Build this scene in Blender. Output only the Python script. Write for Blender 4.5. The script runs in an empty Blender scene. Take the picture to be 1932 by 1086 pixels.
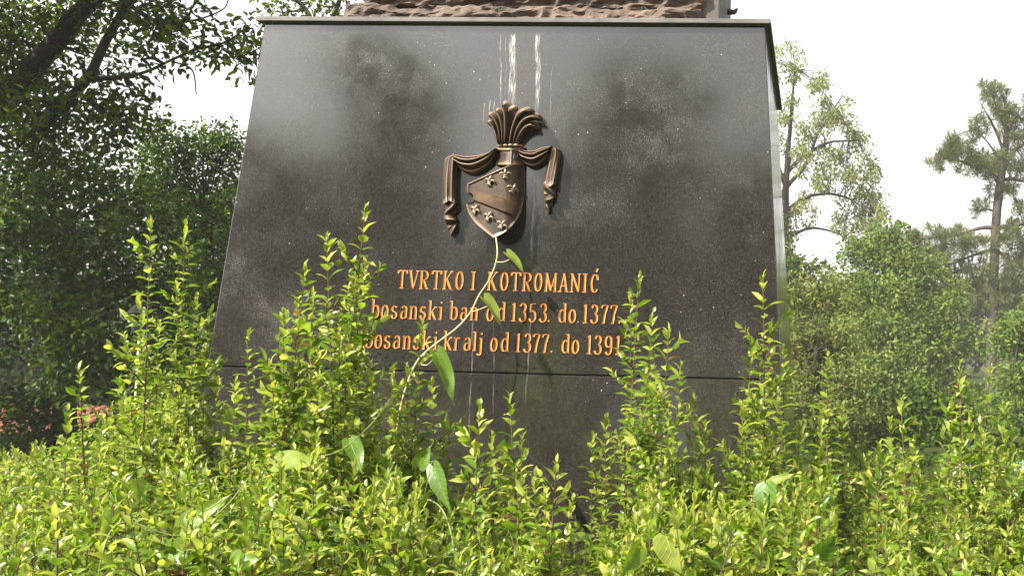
import bpy, math, random
import numpy as np
from mathutils import Vector, Matrix, noise as mnoise

rng = np.random.default_rng(7)
random.seed(7)
S = bpy.context.scene
COL = S.collection

# ------------------------------------------------------------------ camera
YAW, PITCH, ROLL, CX, CY, FPX = 0.05416, 0.05612, 0.02285, 1433.786, 543.0, 1900.0
EYE = np.array([0.0, 0.0, 1.6])


def rot(a, ax):
    c, s = math.cos(a), math.sin(a)
    if ax == 'x':
        return np.array([[1, 0, 0], [0, c, -s], [0, s, c]])
    return np.array([[c, -s, 0], [s, c, 0], [0, 0, 1]])


CAM = rot(YAW, 'z') @ rot(math.pi / 2 + PITCH, 'x') @ rot(ROLL, 'z')
cd = bpy.data.cameras.new('camera')
cam = bpy.data.objects.new('camera', cd)
COL.objects.link(cam)
m4 = Matrix([list(r) + [0] for r in CAM.tolist()] + [[0, 0, 0, 1]])
cam.matrix_world = Matrix.Translation(EYE.tolist()) @ m4
cd.sensor_fit = 'HORIZONTAL'
cd.sensor_width = 36.0
cd.lens = FPX / 1932 * 36.0
cd.shift_x = -(CX - 966.0) / 1932
cd.clip_start = 0.05
cd.clip_end = 2000
S.camera = cam

# ------------------------------------------------------------------ light
SUN_AZ, SUN_EL = math.radians(50), math.radians(46)      # azimuth to the left of the direction facing the monument front
SUN = np.array([-math.sin(SUN_AZ) * math.cos(SUN_EL), -math.cos(SUN_AZ) * math.cos(SUN_EL), math.sin(SUN_EL)])
world = bpy.data.worlds.new('World')
S.world = world
world.use_nodes = True
wn, wl = world.node_tree.nodes, world.node_tree.links
wn.clear()
sky = wn.new('ShaderNodeTexSky')
sky.sky_type = 'NISHITA'
sky.sun_disc = False
sky.sun_elevation = SUN_EL
sky.sun_rotation = math.atan2(SUN[0], SUN[1])
sky.air_density = 1.6
sky.dust_density = 3.5
sky.ozone_density = 1.0
bw = wn.new('ShaderNodeRGBToBW')
mixw = wn.new('ShaderNodeMix')
mixw.data_type = 'RGBA'
mixw.inputs['Factor'].default_value = 0.88
tintw = wn.new('ShaderNodeMix')
tintw.data_type = 'RGBA'
tintw.blend_type = 'MULTIPLY'
tintw.inputs['Factor'].default_value = 1.0
tintw.inputs['B'].default_value = (1.0, 0.985, 0.965, 1)
bg = wn.new('ShaderNodeBackground')
bg.inputs['Strength'].default_value = 0.15
wo = wn.new('ShaderNodeOutputWorld')
wl.new(sky.outputs[0], bw.inputs[0])
wl.new(sky.outputs[0], mixw.inputs['A'])
wl.new(bw.outputs[0], mixw.inputs['B'])
wl.new(mixw.outputs['Result'], tintw.inputs['A'])
wl.new(tintw.outputs['Result'], bg.inputs['Color'])
wl.new(bg.outputs[0], wo.inputs['Surface'])

sl = bpy.data.lights.new('sun', 'SUN')
sl.energy = 5.0
sl.angle = math.radians(0.6)
sl.color = (1.0, 0.93, 0.82)
so = bpy.data.objects.new('sun', sl)
COL.objects.link(so)
so.rotation_euler = Vector((-SUN).tolist()).to_track_quat('-Z', 'Y').to_euler()
so.location = (-8, -8, 14)

S.view_settings.view_transform = 'Standard'
S.view_settings.look = 'None'
S.view_settings.gamma = 1.0
S.view_settings.use_curve_mapping = False
S.view_settings.exposure = 1.45
S.render.engine = 'CYCLES'
S.cycles.use_denoising = True
S.cycles.max_bounces = 8
S.cycles.diffuse_bounces = 3
S.cycles.glossy_bounces = 3
S.cycles.transmission_bounces = 4
S.cycles.transparent_max_bounces = 6
S.cycles.volume_bounces = 0
S.cycles.sample_clamp_indirect = 6.0
S.cycles.caustics_reflective = False
S.cycles.caustics_refractive = False


# ------------------------------------------------------------------ pixel to place
def ray(px, py):
    v = CAM @ np.array([(px - CX) / FPX, -(py - CY) / FPX, -1.0])
    return v


def at(px, py, Y):
    v = ray(px, py)
    return EYE + v * (Y / v[1])


ZT = 1.25746 + 1.6        # height of the top of the pedestal
ZS = -0.12993 + 1.6       # height of the joint between the two blocks
X0, DF, TAPER, DEPTH, HALF = -1.21417, 3.85024, 0.07275, 1.39371, 1.0
FN = np.array([0, -1.0, TAPER]) / math.hypot(1, TAPER)     # outward normal of the front face
FV = np.array([0, TAPER, 1.0]) / math.hypot(1, TAPER)      # up along it
FO = np.array([X0, DF, ZT])                                # face origin, top centre


def face(px, py, w=0.0):
    v = ray(px, py)
    s = (w - FN @ (EYE - FO)) / (FN @ v)
    p = EYE + s * v
    return np.array([p[0] - X0, FV @ (p - FO), w])         # u, v, w in the face frame


FACE_M = Matrix(((1, FV[0], FN[0], FO[0]), (0, FV[1], FN[1], FO[1]), (0, FV[2], FN[2], FO[2]), (0, 0, 0, 1)))


# ------------------------------------------------------------------ object helpers
def tag(o, label=None, cat=None, group=None, kind=None):
    if label:
        o['label'] = label
    if cat:
        o['category'] = cat
    if group:
        o['group'] = group
    if kind:
        o['kind'] = kind
    return o


def empty(name, loc=(0, 0, 0), label=None, cat=None, group=None):
    o = bpy.data.objects.new(name, None)
    o.empty_display_size = 0.1
    o.location = [float(c) for c in loc]
    COL.objects.link(o)
    return tag(o, label, cat, group)


def make(name, V, F, mat, parent=None, smooth=False, tint=None, kind=None, matidx=None):
    """V (n,3); F list of index tuples or an (m,k) array"""
    me = bpy.data.meshes.new(name)
    V = np.asarray(V, dtype=np.float32)
    if isinstance(F, np.ndarray):
        k = F.shape[1]
        me.vertices.add(len(V))
        me.vertices.foreach_set('co', V.ravel())
        me.loops.add(F.size)
        me.loops.foreach_set('vertex_index', F.astype(np.int32).ravel())
        me.polygons.add(len(F))
        me.polygons.foreach_set('loop_start', np.arange(0, F.size, k, dtype=np.int32))
        me.polygons.foreach_set('loop_total', np.full(len(F), k, dtype=np.int32))
        me.update(calc_edges=True)
    else:
        me.from_pydata(V.tolist(), [], [tuple(f) for f in F])
        me.update()
    for m in (mat if isinstance(mat, (list, tuple)) else [mat]):
        me.materials.append(m)
    if matidx is not None:
        me.polygons.foreach_set('material_index', np.asarray(matidx, dtype=np.int32))
    if tint is not None:
        a = me.attributes.new('tint', 'FLOAT', 'POINT')
        a.data.foreach_set('value', np.asarray(tint, dtype=np.float32))
    if smooth:
        me.polygons.foreach_set('use_smooth', np.ones(len(me.polygons), dtype=bool))
    o = bpy.data.objects.new(name, me)
    COL.objects.link(o)
    if parent is not None:
        o.parent = parent
    if kind:
        o['kind'] = kind
    return o


class MB:
    """collects tubes, boxes and grids into one mesh"""

    def __init__(self):
        self.V, self.F, self.M, self.n = [], [], [], 0

    def add(self, V, F, m=0):
        V = np.asarray(V, float)
        self.V.append(V)
        for f in F:
            self.F.append(tuple(int(i) + self.n for i in f))
            self.M.append(m)
        self.n += len(V)

    def tube(self, pts, rad, n=8, cap=True, m=0):
        V, F = tube(pts, rad, n, cap)
        self.add(V, F, m)

    def grid(self, G, m=0, closed=False):
        G = np.asarray(G, float)
        a, b = G.shape[:2]
        F = []
        for i in range(a - 1):
            for j in range(b if closed else b - 1):
                j2 = (j + 1) % b
                F.append((i * b + j, i * b + j2, (i + 1) * b + j2, (i + 1) * b + j))
        self.add(G.reshape(-1, 3), F, m)

    def box(self, lo, hi, m=0, bev=0.0):
        x0, y0, z0 = lo
        x1, y1, z1 = hi
        V = [(x, y, z) for z in (z0, z1) for (x, y) in ((x0, y0), (x1, y0), (x1, y1), (x0, y1))]
        self.add(V, [(3, 2, 1, 0), (4, 5, 6, 7), (0, 1, 5, 4), (1, 2, 6, 5), (2, 3, 7, 6), (3, 0, 4, 7)], m)

    def build(self, name, mat, parent=None, smooth=False, off=None, kind=None):
        V = np.concatenate(self.V)
        if off is not None:
            V = V - np.asarray(off)
        return make(name, V, self.F, mat, parent, smooth, kind=kind, matidx=self.M)


def unit(v):
    v = np.asarray(v, float)
    return v / (np.linalg.norm(v, axis=-1, keepdims=True) + 1e-12)


def tube(pts, rad, n=8, cap=True):
    P = np.asarray(pts, float)
    k = len(P)
    R = np.broadcast_to(np.asarray(rad, float), (k,))
    T = np.gradient(P, axis=0)
    T = unit(T)
    up = np.array([0.13, 0.31, 0.94])
    if abs(T[0] @ up) > 0.9:
        up = np.array([1.0, 0.1, 0.0])
    V = np.zeros((k, n, 3))
    a = np.arange(n) * 2 * math.pi / n
    x = unit(np.cross(T[0], up))
    for i in range(k):
        x = unit(x - T[i] * (x @ T[i]))
        y = np.cross(T[i], x)
        V[i] = P[i] + R[i] * (np.cos(a)[:, None] * x + np.sin(a)[:, None] * y)
    F = []
    for i in range(k - 1):
        for j in range(n):
            j2 = (j + 1) % n
            F.append((i * n + j, i * n + j2, (i + 1) * n + j2, (i + 1) * n + j))
    V = V.reshape(-1, 3)
    if cap:
        F.append(tuple(range(n - 1, -1, -1)))
        F.append(tuple((k - 1) * n + j for j in range(n)))
    return V, F


def curve(pts, n):
    """smooth Catmull-Rom through the points, n samples"""
    P = np.asarray(pts, float)
    if len(P) == 2:
        t = np.linspace(0, 1, n)[:, None]
        return P[0] * (1 - t) + P[1] * t
    Q = np.vstack([2 * P[0] - P[1], P, 2 * P[-1] - P[-2]])
    out = []
    for u in np.linspace(0, len(P) - 1 - 1e-9, n):
        i = int(u)
        t = u - i
        p0, p1, p2, p3 = Q[i], Q[i + 1], Q[i + 2], Q[i + 3]
        out.append(0.5 * (2 * p1 + (p2 - p0) * t + (2 * p0 - 5 * p1 + 4 * p2 - p3) * t * t + (3 * p1 - p0 - 3 * p2 + p3) * t ** 3))
    return np.array(out)


# ------------------------------------------------------------------ materials
def material(name):
    m = bpy.data.materials.new(name)
    m.use_nodes = True
    nt = m.node_tree
    nt.nodes.clear()
    out = nt.nodes.new('ShaderNodeOutputMaterial')
    return m, nt, out


class NB:
    """small node helper"""

    def __init__(self, nt):
        self.nt = nt

    def new(self, t, **kw):
        n = self.nt.nodes.new(t)
        for k, v in kw.items():
            setattr(n, k, v)
        return n

    def put(self, sock, v):
        if hasattr(v, 'is_linked') or hasattr(v, 'links'):
            self.nt.links.new(v, sock)
        else:
            sock.default_value = v

    def math(self, op, a, b=0.0, c=None, clamp=False):
        n = self.new('ShaderNodeMath', operation=op, use_clamp=clamp)
        self.put(n.inputs[0], a)
        self.put(n.inputs[1], b)
        if c is not None:
            self.put(n.inputs[2], c)
        return n.outputs[0]

    def noise(self, vec, scale, detail=3, rough=0.55, dist=0.0):
        n = self.new('ShaderNodeTexNoise')
        self.nt.links.new(vec, n.inputs['Vector'])
        n.inputs['Scale'].default_value = scale
        n.inputs['Detail'].default_value = detail
        n.inputs['Roughness'].default_value = rough
        n.inputs['Distortion'].default_value = dist
        return n.outputs['Fac']

    def smooth(self, v, lo, hi, a=0.0, b=1.0):
        n = self.new('ShaderNodeMapRange', interpolation_type='SMOOTHSTEP')
        self.put(n.inputs['Value'], v)
        n.inputs['From Min'].default_value = lo
        n.inputs['From Max'].default_value = hi
        n.inputs['To Min'].default_value = a
        n.inputs['To Max'].default_value = b
        return n.outputs['Result']

    def mix(self, f, a, b, mode='MIX'):
        n = self.new('ShaderNodeMix', data_type='RGBA', blend_type=mode)
        self.put(n.inputs['Factor'], f)
        self.put(n.inputs['A'], a)
        self.put(n.inputs['B'], b)
        return n.outputs['Result']

    def scale(self, vec, s):
        n = self.new('ShaderNodeMapping')
        self.nt.links.new(vec, n.inputs['Vector'])
        n.inputs['Scale'].default_value = s
        return n.outputs['Vector']

    def bump(self, h, strength, dist):
        n = self.new('ShaderNodeBump')
        n.inputs['Strength'].default_value = strength
        n.inputs['Distance'].default_value = dist
        self.nt.links.new(h, n.inputs['Height'])
        return n.outputs['Normal']


def principled(nb, out, col, rough, normal=None, metal=0.0, ior=1.5, spec=0.5, coat=None):
    p = nb.new('ShaderNodeBsdfPrincipled')
    nb.put(p.inputs['Base Color'], col)
    nb.put(p.inputs['Roughness'], rough)
    nb.put(p.inputs['Metallic'], metal)
    p.inputs['IOR'].default_value = ior
    p.inputs['Specular IOR Level'].default_value = spec
    if normal is not None:
        nb.nt.links.new(normal, p.inputs['Normal'])
    nb.nt.links.new(p.outputs[0], out.inputs['Surface'])
    return p


def rgb(r, g, b):
    return (r, g, b, 1.0)


def leaf_mat(name, dark, mid, light, trans=0.3, rough=0.4, spec=0.5, back=1.25, brown=None):
    """leaf colour runs dark > mid > light with the per-leaf 'tint' value"""
    m, nt, out = material(name)
    nb = NB(nt)
    at_ = nb.new('ShaderNodeAttribute', attribute_name='tint')
    ramp = nb.new('ShaderNodeValToRGB')
    nt.links.new(at_.outputs['Fac'], ramp.inputs[0])
    e = ramp.color_ramp.elements
    e[0].position, e[0].color = 0.0, rgb(*dark)
    e[1].position, e[1].color = 1.0, rgb(*light)
    k = e.new(0.5)
    k.color = rgb(*mid)
    if brown:                       # a few withered leaves
        e.new(0.012).color = rgb(*dark)
        ramp.color_ramp.elements[0].color = rgb(*brown)
    p = nb.new('ShaderNodeBsdfPrincipled')
    nt.links.new(ramp.outputs[0], p.inputs['Base Color'])
    p.inputs['Roughness'].default_value = rough
    p.inputs['Specular IOR Level'].default_value = spec
    t = nb.new('ShaderNodeBsdfTranslucent')
    tc = nb.mix(1.0, ramp.outputs[0], rgb(back, back * 1.02, back * 0.55), 'MULTIPLY')
    nt.links.new(tc, t.inputs['Color'])
    mx = nb.new('ShaderNodeMixShader')
    mx.inputs[0].default_value = trans
    nt.links.new(p.outputs[0], mx.inputs[1])
    nt.links.new(t.outputs[0], mx.inputs[2])
    nt.links.new(mx.outputs[0], out.inputs['Surface'])
    return m


def vein_leaf_mat(name, dark, mid, light, trans=0.42, rough=0.4):
    m = leaf_mat(name, dark, mid, light, trans, rough, 0.4)
    nt = m.node_tree
    nb = NB(nt)
    tc = nb.new('ShaderNodeTexCoord').outputs['Object']
    sp = nb.new('ShaderNodeSeparateXYZ')
    nt.links.new(tc, sp.inputs[0])
    ay = nb.math('ABSOLUTE', sp.outputs[1])
    q = nb.math('SUBTRACT', sp.outputs[0], nb.math('MULTIPLY', ay, 0.95))
    q = nb.math('ADD', q, nb.math('MULTIPLY', nb.noise(tc, 60, 2), 0.006))
    fr = nb.math('ABSOLUTE', nb.math('SUBTRACT', nb.math('FRACT', nb.math('MULTIPLY', q, 75.0)), 0.5))
    side = nb.smooth(fr, 0.02, 0.10, 1.0, 0.0)
    mid_ = nb.smooth(ay, 0.0004, 0.0014, 1.0, 0.0)
    v = nb.math('MAXIMUM', side, mid_)
    blot = nb.noise(tc, 45, 4, 0.6)
    ramp = [n for n in nt.nodes if n.type == 'VALTORGB'][0]
    pr = [n for n in nt.nodes if n.type == 'BSDF_PRINCIPLED'][0]
    tl = [n for n in nt.nodes if n.type == 'MIX' and n.blend_type == 'MULTIPLY'][0]
    c = nb.mix(nb.math('MULTIPLY', v, 0.4), ramp.outputs[0], rgb(0.36, 0.42, 0.12))
    c = nb.mix(nb.smooth(blot, 0.45, 0.75, 0.0, 0.45), c, rgb(0.06, 0.13, 0.012))
    nt.links.new(c, pr.inputs['Base Color'])
    nt.links.new(c, tl.inputs['A'])
    nt.links.new(nb.bump(nb.math('ADD', v, blot), 0.5, 0.002), pr.inputs['Normal'])
    return m


def granite_mat():
    m, nt, out = material('polished_dark_granite')
    nb = NB(nt)
    tc = nb.new('ShaderNodeTexCoord').outputs['Object']
    sp = nb.new('ShaderNodeSeparateXYZ')
    nt.links.new(tc, sp.inputs[0])
    x, y, z = sp.outputs
    grain = nb.noise(tc, 330, 2, 0.7)
    grain2 = nb.noise(tc, 120, 3, 0.6)
    speck = nb.smooth(grain, 0.60, 0.72)
    patch = nb.noise(tc, 2.1, 5, 0.6, 0.6)
    patch2 = nb.noise(tc, 5.5, 4, 0.6, 0.3)
    col = nb.mix(nb.smooth(grain2, 0.35, 0.65), rgb(0.0105, 0.0092, 0.0080), rgb(0.027, 0.0240, 0.0208))
    col = nb.mix(nb.math('MULTIPLY', nb.math('MULTIPLY', speck, nb.smooth(patch2, 0.3, 0.7, 0.3, 1.0)), 0.8), col, rgb(0.16, 0.146, 0.122))
    vor = nb.new('ShaderNodeTexVoronoi')
    nt.links.new(tc, vor.inputs['Vector'])
    vor.inputs['Scale'].default_value = 26
    dot = nb.math('MULTIPLY', nb.smooth(vor.outputs['Distance'], 0.045, 0.09, 1.0, 0.0), nb.smooth(patch2, 0.48, 0.6))
    col = nb.mix(nb.math('MULTIPLY', dot, 0.7), col, rgb(0.38, 0.36, 0.33))
    # weathered, dusty areas
    dust = nb.math('MULTIPLY', nb.smooth(patch, 0.42, 0.80), nb.smooth(patch2, 0.25, 0.75))
    dust = nb.math('MULTIPLY', dust, nb.smooth(grain, 0.36, 0.66))
    col = nb.mix(nb.math('MULTIPLY', dust, 0.55), col, rgb(0.125, 0.115, 0.102))
    # pale drips of lime
    wob = nb.math('MULTIPLY', nb.math('SUBTRACT', nb.noise(nb.scale(tc, (1, 1, 5)), 2.2, 4, 0.6), 0.5), 0.018)
    frag = nb.noise(nb.scale(tc, (160, 160, 14)), 1.0, 4, 0.75)
    frag2 = nb.noise(nb.scale(tc, (60, 60, 5)), 1.0, 3, 0.6)
    total = None
    ox, oy = 0.0, 0.0
    for (pa, pb, w, s) in STREAKS:
        a, b = face(*pa), face(*pb)
        za, zb = ZT + a[1] * FV[2], ZT + b[1] * FV[2]
        xa = nb.math('SUBTRACT', x, nb.math('ADD', nb.math('MULTIPLY', nb.math('SUBTRACT', z, za), float((b[0] - a[0]) / (zb - za))), float(a[0])))
        d = nb.math('ABSOLUTE', nb.math('ADD', xa, wob))
        msk = nb.smooth(d, 0.35 * w, w, 1.0, 0.0)
        zm = nb.math('MULTIPLY', nb.smooth(z, zb - 0.03, zb + 0.10), nb.smooth(z, za - 0.01, za + 0.01, 1.0, 0.0))
        g = nb.math('MULTIPLY', nb.math('MULTIPLY', msk, zm), s)
        total = g if total is None else nb.math('MAXIMUM', total, g)
    fr = nb.math('MULTIPLY', nb.smooth(frag, 0.34, 0.64), nb.smooth(frag2, 0.22, 0.58))
    front = nb.smooth(y, -0.5, -0.45, 1.0, 0.0)
    total = nb.math('MULTIPLY', nb.math('MULTIPLY', nb.math('MULTIPLY', total, fr), front), 0.8)
    col = nb.mix(total, col, rgb(0.38, 0.355, 0.325))
    rough = nb.math('ADD', nb.smooth(patch2, 0.3, 0.7, 0.09, 0.16), nb.math('MULTIPLY', dust, 0.2))
    rough = nb.math('MAXIMUM', rough, nb.math('MULTIPLY', total, 0.7))
    nrm = nb.bump(grain, 0.05, 0.0006)
    principled(nb, out, col, rough, nrm, ior=1.82)
    return m


def noisy_mat(name, c1, c2, scale=8.0, rough=(0.6, 0.9), bump=0.2, bscale=60, bdist=0.003, metal=0.0, detail=5, spec=0.5):
    m, nt, out = material(name)
    nb = NB(nt)
    tc = nb.new('ShaderNodeTexCoord').outputs['Object']
    n1 = nb.noise(tc, scale, detail, 0.6, 0.3)
    n2 = nb.noise(tc, bscale, 4, 0.6)
    col = nb.mix(nb.smooth(n1, 0.3, 0.7), rgb(*c1), rgb(*c2))
    col = nb.mix(nb.smooth(n2, 0.2, 0.8, 0.25, 0.0), col, rgb(c1[0] * .5, c1[1] * .5, c1[2] * .5))
    principled(nb, out, col, nb.smooth(n1, 0.3, 0.7, rough[0], rough[1]), nb.bump(n2, bump, bdist), metal, spec=spec)
    return m


def bronze_mat():
    m, nt, out = material('patinated_bronze')
    nb = NB(nt)
    tc = nb.new('ShaderNodeTexCoord').outputs['Object']
    n1 = nb.noise(tc, 18, 5, 0.65, 0.4)
    n2 = nb.noise(tc, 120, 4, 0.6)
    geo = nb.new('ShaderNodeNewGeometry')
    edge_light = nb.smooth(geo.outputs['Pointiness'], 0.5, 0.56)  # highlights put into the colour of convex edges, for contrast
    col = nb.mix(nb.smooth(n1, 0.3, 0.7), rgb(0.019, 0.0115, 0.007), rgb(0.060, 0.036, 0.021))
    col = nb.mix(nb.math('MULTIPLY', edge_light, 0.75), col, rgb(0.24, 0.16, 0.10))
    rough = nb.smooth(n2, 0.2, 0.8, 0.40, 0.62)
    principled(nb, out, col, rough, nb.bump(n2, 0.25, 0.0012), metal=0.35)
    return m


STREAKS = [((945, 68), (944, 232), 0.004, 0.8), ((969, 66), (967, 212), 0.013, 1.0), ((964, 66), (960, 205), 0.006, 0.7),
           ((1013, 66), (1012, 222), 0.008, 1.0), ((1018, 66), (1016, 215), 0.004, 0.8), ((915, 196), (912, 245), 0.004, 0.7),
           ((925, 190), (923, 238), 0.004, 0.7), ((933, 192), (932, 225), 0.003, 0.8), ((1009, 330), (1003, 492), 0.006, 0.55),
           ((1004, 420), (1003, 485), 0.006, 0.9), ((893, 600), (884, 830), 0.003, 0.5), ((932, 560), (930, 790), 0.003, 0.3),
           ((1002, 590), (990, 760), 0.004, 0.35), ((955, 68), (953, 190), 0.003, 0.35), ((1040, 130), (1038, 260), 0.004, 0.2)]
GRANITE = granite_mat()
CAPMAT = noisy_mat('weathered_grey_granite', (0.085, 0.078, 0.071), (0.15, 0.14, 0.128), 9, (0.45, 0.7), 0.15, 160, 0.001)
ROCK = noisy_mat('rough_brown_stone', (0.055, 0.038, 0.029), (0.14, 0.100, 0.076), 7, (0.8, 0.95), 0.6, 45, 0.012)
SMOOTHSTONE = noisy_mat('smooth_brown_stone', (0.072, 0.060, 0.053), (0.105, 0.090, 0.080), 10, (0.6, 0.8), 0.2, 120, 0.001)
BRONZE = bronze_mat()
GOLD = noisy_mat('gilded_engraving', (0.44, 0.17, 0.035), (0.68, 0.32, 0.085), 60, (0.4, 0.6), 0.2, 300, 0.0005)
BARK = noisy_mat('grey_brown_bark', (0.016, 0.013, 0.010), (0.050, 0.041, 0.031), 9, (0.85, 0.95), 0.8, 22, 0.03, spec=0.2)
PINEBARK = noisy_mat('pine_bark', (0.032, 0.025, 0.020), (0.075, 0.060, 0.048), 6, (0.85, 0.95), 0.8, 14, 0.03)
TWIG = noisy_mat('shrub_stem_bark', (0.06, 0.03, 0.018), (0.16, 0.085, 0.045), 25, (0.6, 0.8), 0.3, 200, 0.001)
GREENSTEM = noisy_mat('green_vine_stem', (0.10, 0.14, 0.03), (0.18, 0.21, 0.06), 30, (0.5, 0.7), 0.15, 200, 0.0006)
VINESTEM = noisy_mat('pale_vine_stem', (0.42, 0.36, 0.16), (0.58, 0.50, 0.27), 30, (0.5, 0.7), 0.15, 200, 0.0006)
SOIL = noisy_mat('grassy_soil', (0.022, 0.026, 0.010), (0.040, 0.058, 0.014), 1.3, (0.9, 1.0), 0.8, 9, 0.05, spec=0.0)
HEDGE_LEAF = leaf_mat('hedge_leaf', (0.055, 0.120, 0.007), (0.140, 0.230, 0.015), (0.42, 0.44, 0.10), 0.48, 0.34, 0.55, brown=(0.13, 0.07, 0.025))
VINE_LEAF = vein_leaf_mat('bindweed_leaf', (0.06, 0.14, 0.010), (0.12, 0.22, 0.016), (0.28, 0.31, 0.05))
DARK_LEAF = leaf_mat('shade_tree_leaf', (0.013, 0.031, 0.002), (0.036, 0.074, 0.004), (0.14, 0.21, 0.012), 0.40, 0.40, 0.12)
OAK_LEAF = leaf_mat('broad_tree_leaf', (0.026, 0.046, 0.005), (0.056, 0.092, 0.009), (0.17, 0.22, 0.016), 0.48, 0.48, 0.10)
LOCUST_LEAF = leaf_mat('pale_tree_leaf', (0.11, 0.14, 0.045), (0.17, 0.20, 0.07), (0.25, 0.27, 0.10), 0.5, 0.5, 0.3)  # olive leaf, paled so its colour carries the lens veil
BUSH_LEAF = leaf_mat('fresh_green_leaf', (0.055, 0.095, 0.014), (0.105, 0.165, 0.026), (0.18, 0.22, 0.045), 0.40, 0.6, 0.15)
OLIVE_LEAF = leaf_mat('olive_green_leaf', (0.055, 0.075, 0.016), (0.115, 0.140, 0.030), (0.20, 0.21, 0.055), 0.40, 0.6, 0.15)
NEEDLE = leaf_mat('pine_needle', (0.075, 0.095, 0.03), (0.13, 0.155, 0.05), (0.21, 0.225, 0.08), 0.4, 0.5, 0.3)  # needle colour brightened to carry the lens veil


# ------------------------------------------------------------------ ground and haze
def ground():
    n = 81
    xs = np.linspace(-80, 80, n)
    G = np.zeros((n, n, 3))
    for i, x in enumerate(xs):
        for j, y in enumerate(xs + 10):
            far = max(0.0, math.hypot(x, y) - 7) / 30
            G[i, j] = (x, y, 0.35 * min(far, 1) * mnoise.noise(Vector((x * 0.07, y * 0.07, 0))))
    mb = MB()
    mb.grid(G.transpose(1, 0, 2))
    o = mb.build('ground', SOIL, smooth=True)
    tag(o, 'grassy park ground hidden below the hedge', 'ground', kind='structure')


ground()


def haze():  # thin volume added mostly to stand for lens veil on the far trees
    m, nt, out = material('pale_veil_haze')
    v = nt.nodes.new('ShaderNodeVolumePrincipled')
    v.inputs['Color'].default_value = (0.98, 0.965, 0.93, 1)
    v.inputs['Density'].default_value = HAZE
    v.inputs['Anisotropy'].default_value = 0.0
    nt.links.new(v.outputs[0], out.inputs['Volume'])
    mb = MB()
    mb.box((-84, -74, -1.4), (84, 94, 18.5))
    o = mb.build('haze', m)
    tag(o, 'thin pale haze added mostly for lens veil over the trees', 'haze', kind='stuff')


HAZE = 0.0012
if HAZE > 0:
    haze()

# ------------------------------------------------------------------ monument pedestal
PED = empty('monument_pedestal', (X0, DF + DEPTH / 2, 0), 'tapering dark polished granite pedestal with gilded inscription', 'pedestal')
PC = np.array([X0, DF + DEPTH / 2, 0.0])


def frustum(z0, z1, bev=0.0035, nu=1):
    """tapering block with bevelled vertical corners and edges, in pedestal coordinates"""
    rings = []
    for z, ins in ((z0, bev), (z0 + bev, 0.0), (z1 - bev, 0.0), (z1, bev)):
        dz = ZT - z
        hx, hy = HALF + TAPER * dz - ins, DEPTH / 2 + TAPER * dz - ins
        c = bev
        rings.append([(-hx + c, -hy, z), (hx - c, -hy, z), (hx, -hy + c, z), (hx, hy - c, z), (hx - c, hy, z), (-hx + c, hy, z), (-hx, hy - c, z), (-hx, -hy + c, z)])
    V = np.array(rings).reshape(-1, 3)
    F = []
    for i in range(3):
        for j in range(8):
            j2 = (j + 1) % 8
            F.append((i * 8 + j, i * 8 + j2, i * 8 + 8 + j2, i * 8 + 8 + j))
    F.append(tuple(range(7, -1, -1)))
    F.append(tuple(range(24, 32)))
    return V, F


V, F = frustum(ZS + 0.0018, ZT - 0.018)
make('upper_block', V, F, GRANITE, PED)
V, F = frustum(0.0, ZS - 0.0018)
make('base_block', V, F, GRANITE, PED)
mb = MB()                                   # recessed mortar joint between the blocks
dz = ZT - ZS
hx, hy = HALF + TAPER * dz - 0.02, DEPTH / 2 + TAPER * dz - 0.02
mb.box((-hx, -hy, ZS - 0.006), (hx, hy, ZS + 0.006))
mb.build('joint', noisy_mat('dark_mortar', (0.012, 0.011, 0.01), (0.03, 0.027, 0.024), 30), PED)
# thin projecting cap slab with rounded edge and a small cove under it
OV = 0.025
prof = [(-0.012, -0.0225), (0.0015, -0.0215), (0.006, -0.0185), (OV - 0.001, -0.0182), (OV, -0.017), (OV, -0.002), (OV - 0.002, 0.0)]
V, F = [], []
for (o_, z_) in prof:
    hx, hy = HALF + o_, DEPTH / 2 + o_
    V += [(-hx, -hy, ZT + z_), (hx, -hy, ZT + z_), (hx, hy, ZT + z_), (-hx, hy, ZT + z_)]
for i in range(len(prof) - 1):
    for j in range(4):
        j2 = (j + 1) % 4
        F.append((i * 4 + j, i * 4 + j2, i * 4 + 4 + j2, i * 4 + 4 + j))
k = (len(prof) - 1) * 4
F.append((k, k + 1, k + 2, k + 3))
make('cap_slab', V, F, CAPMAT, PED)

# ---- inscription
TH, TN = 0.057, 0.021          # half widths of the broad and thin strokes, in cap heights


def arc(cx, cy, rx, ry, a0, a1, n=14):
    return [(cx + rx * math.cos(math.radians(a)), cy + ry * math.sin(math.radians(a))) for a in np.linspace(a0, a1, n)]


def serif(x, y, w=0.11):
    return [(x - w, y), (x + w, y)]


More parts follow.
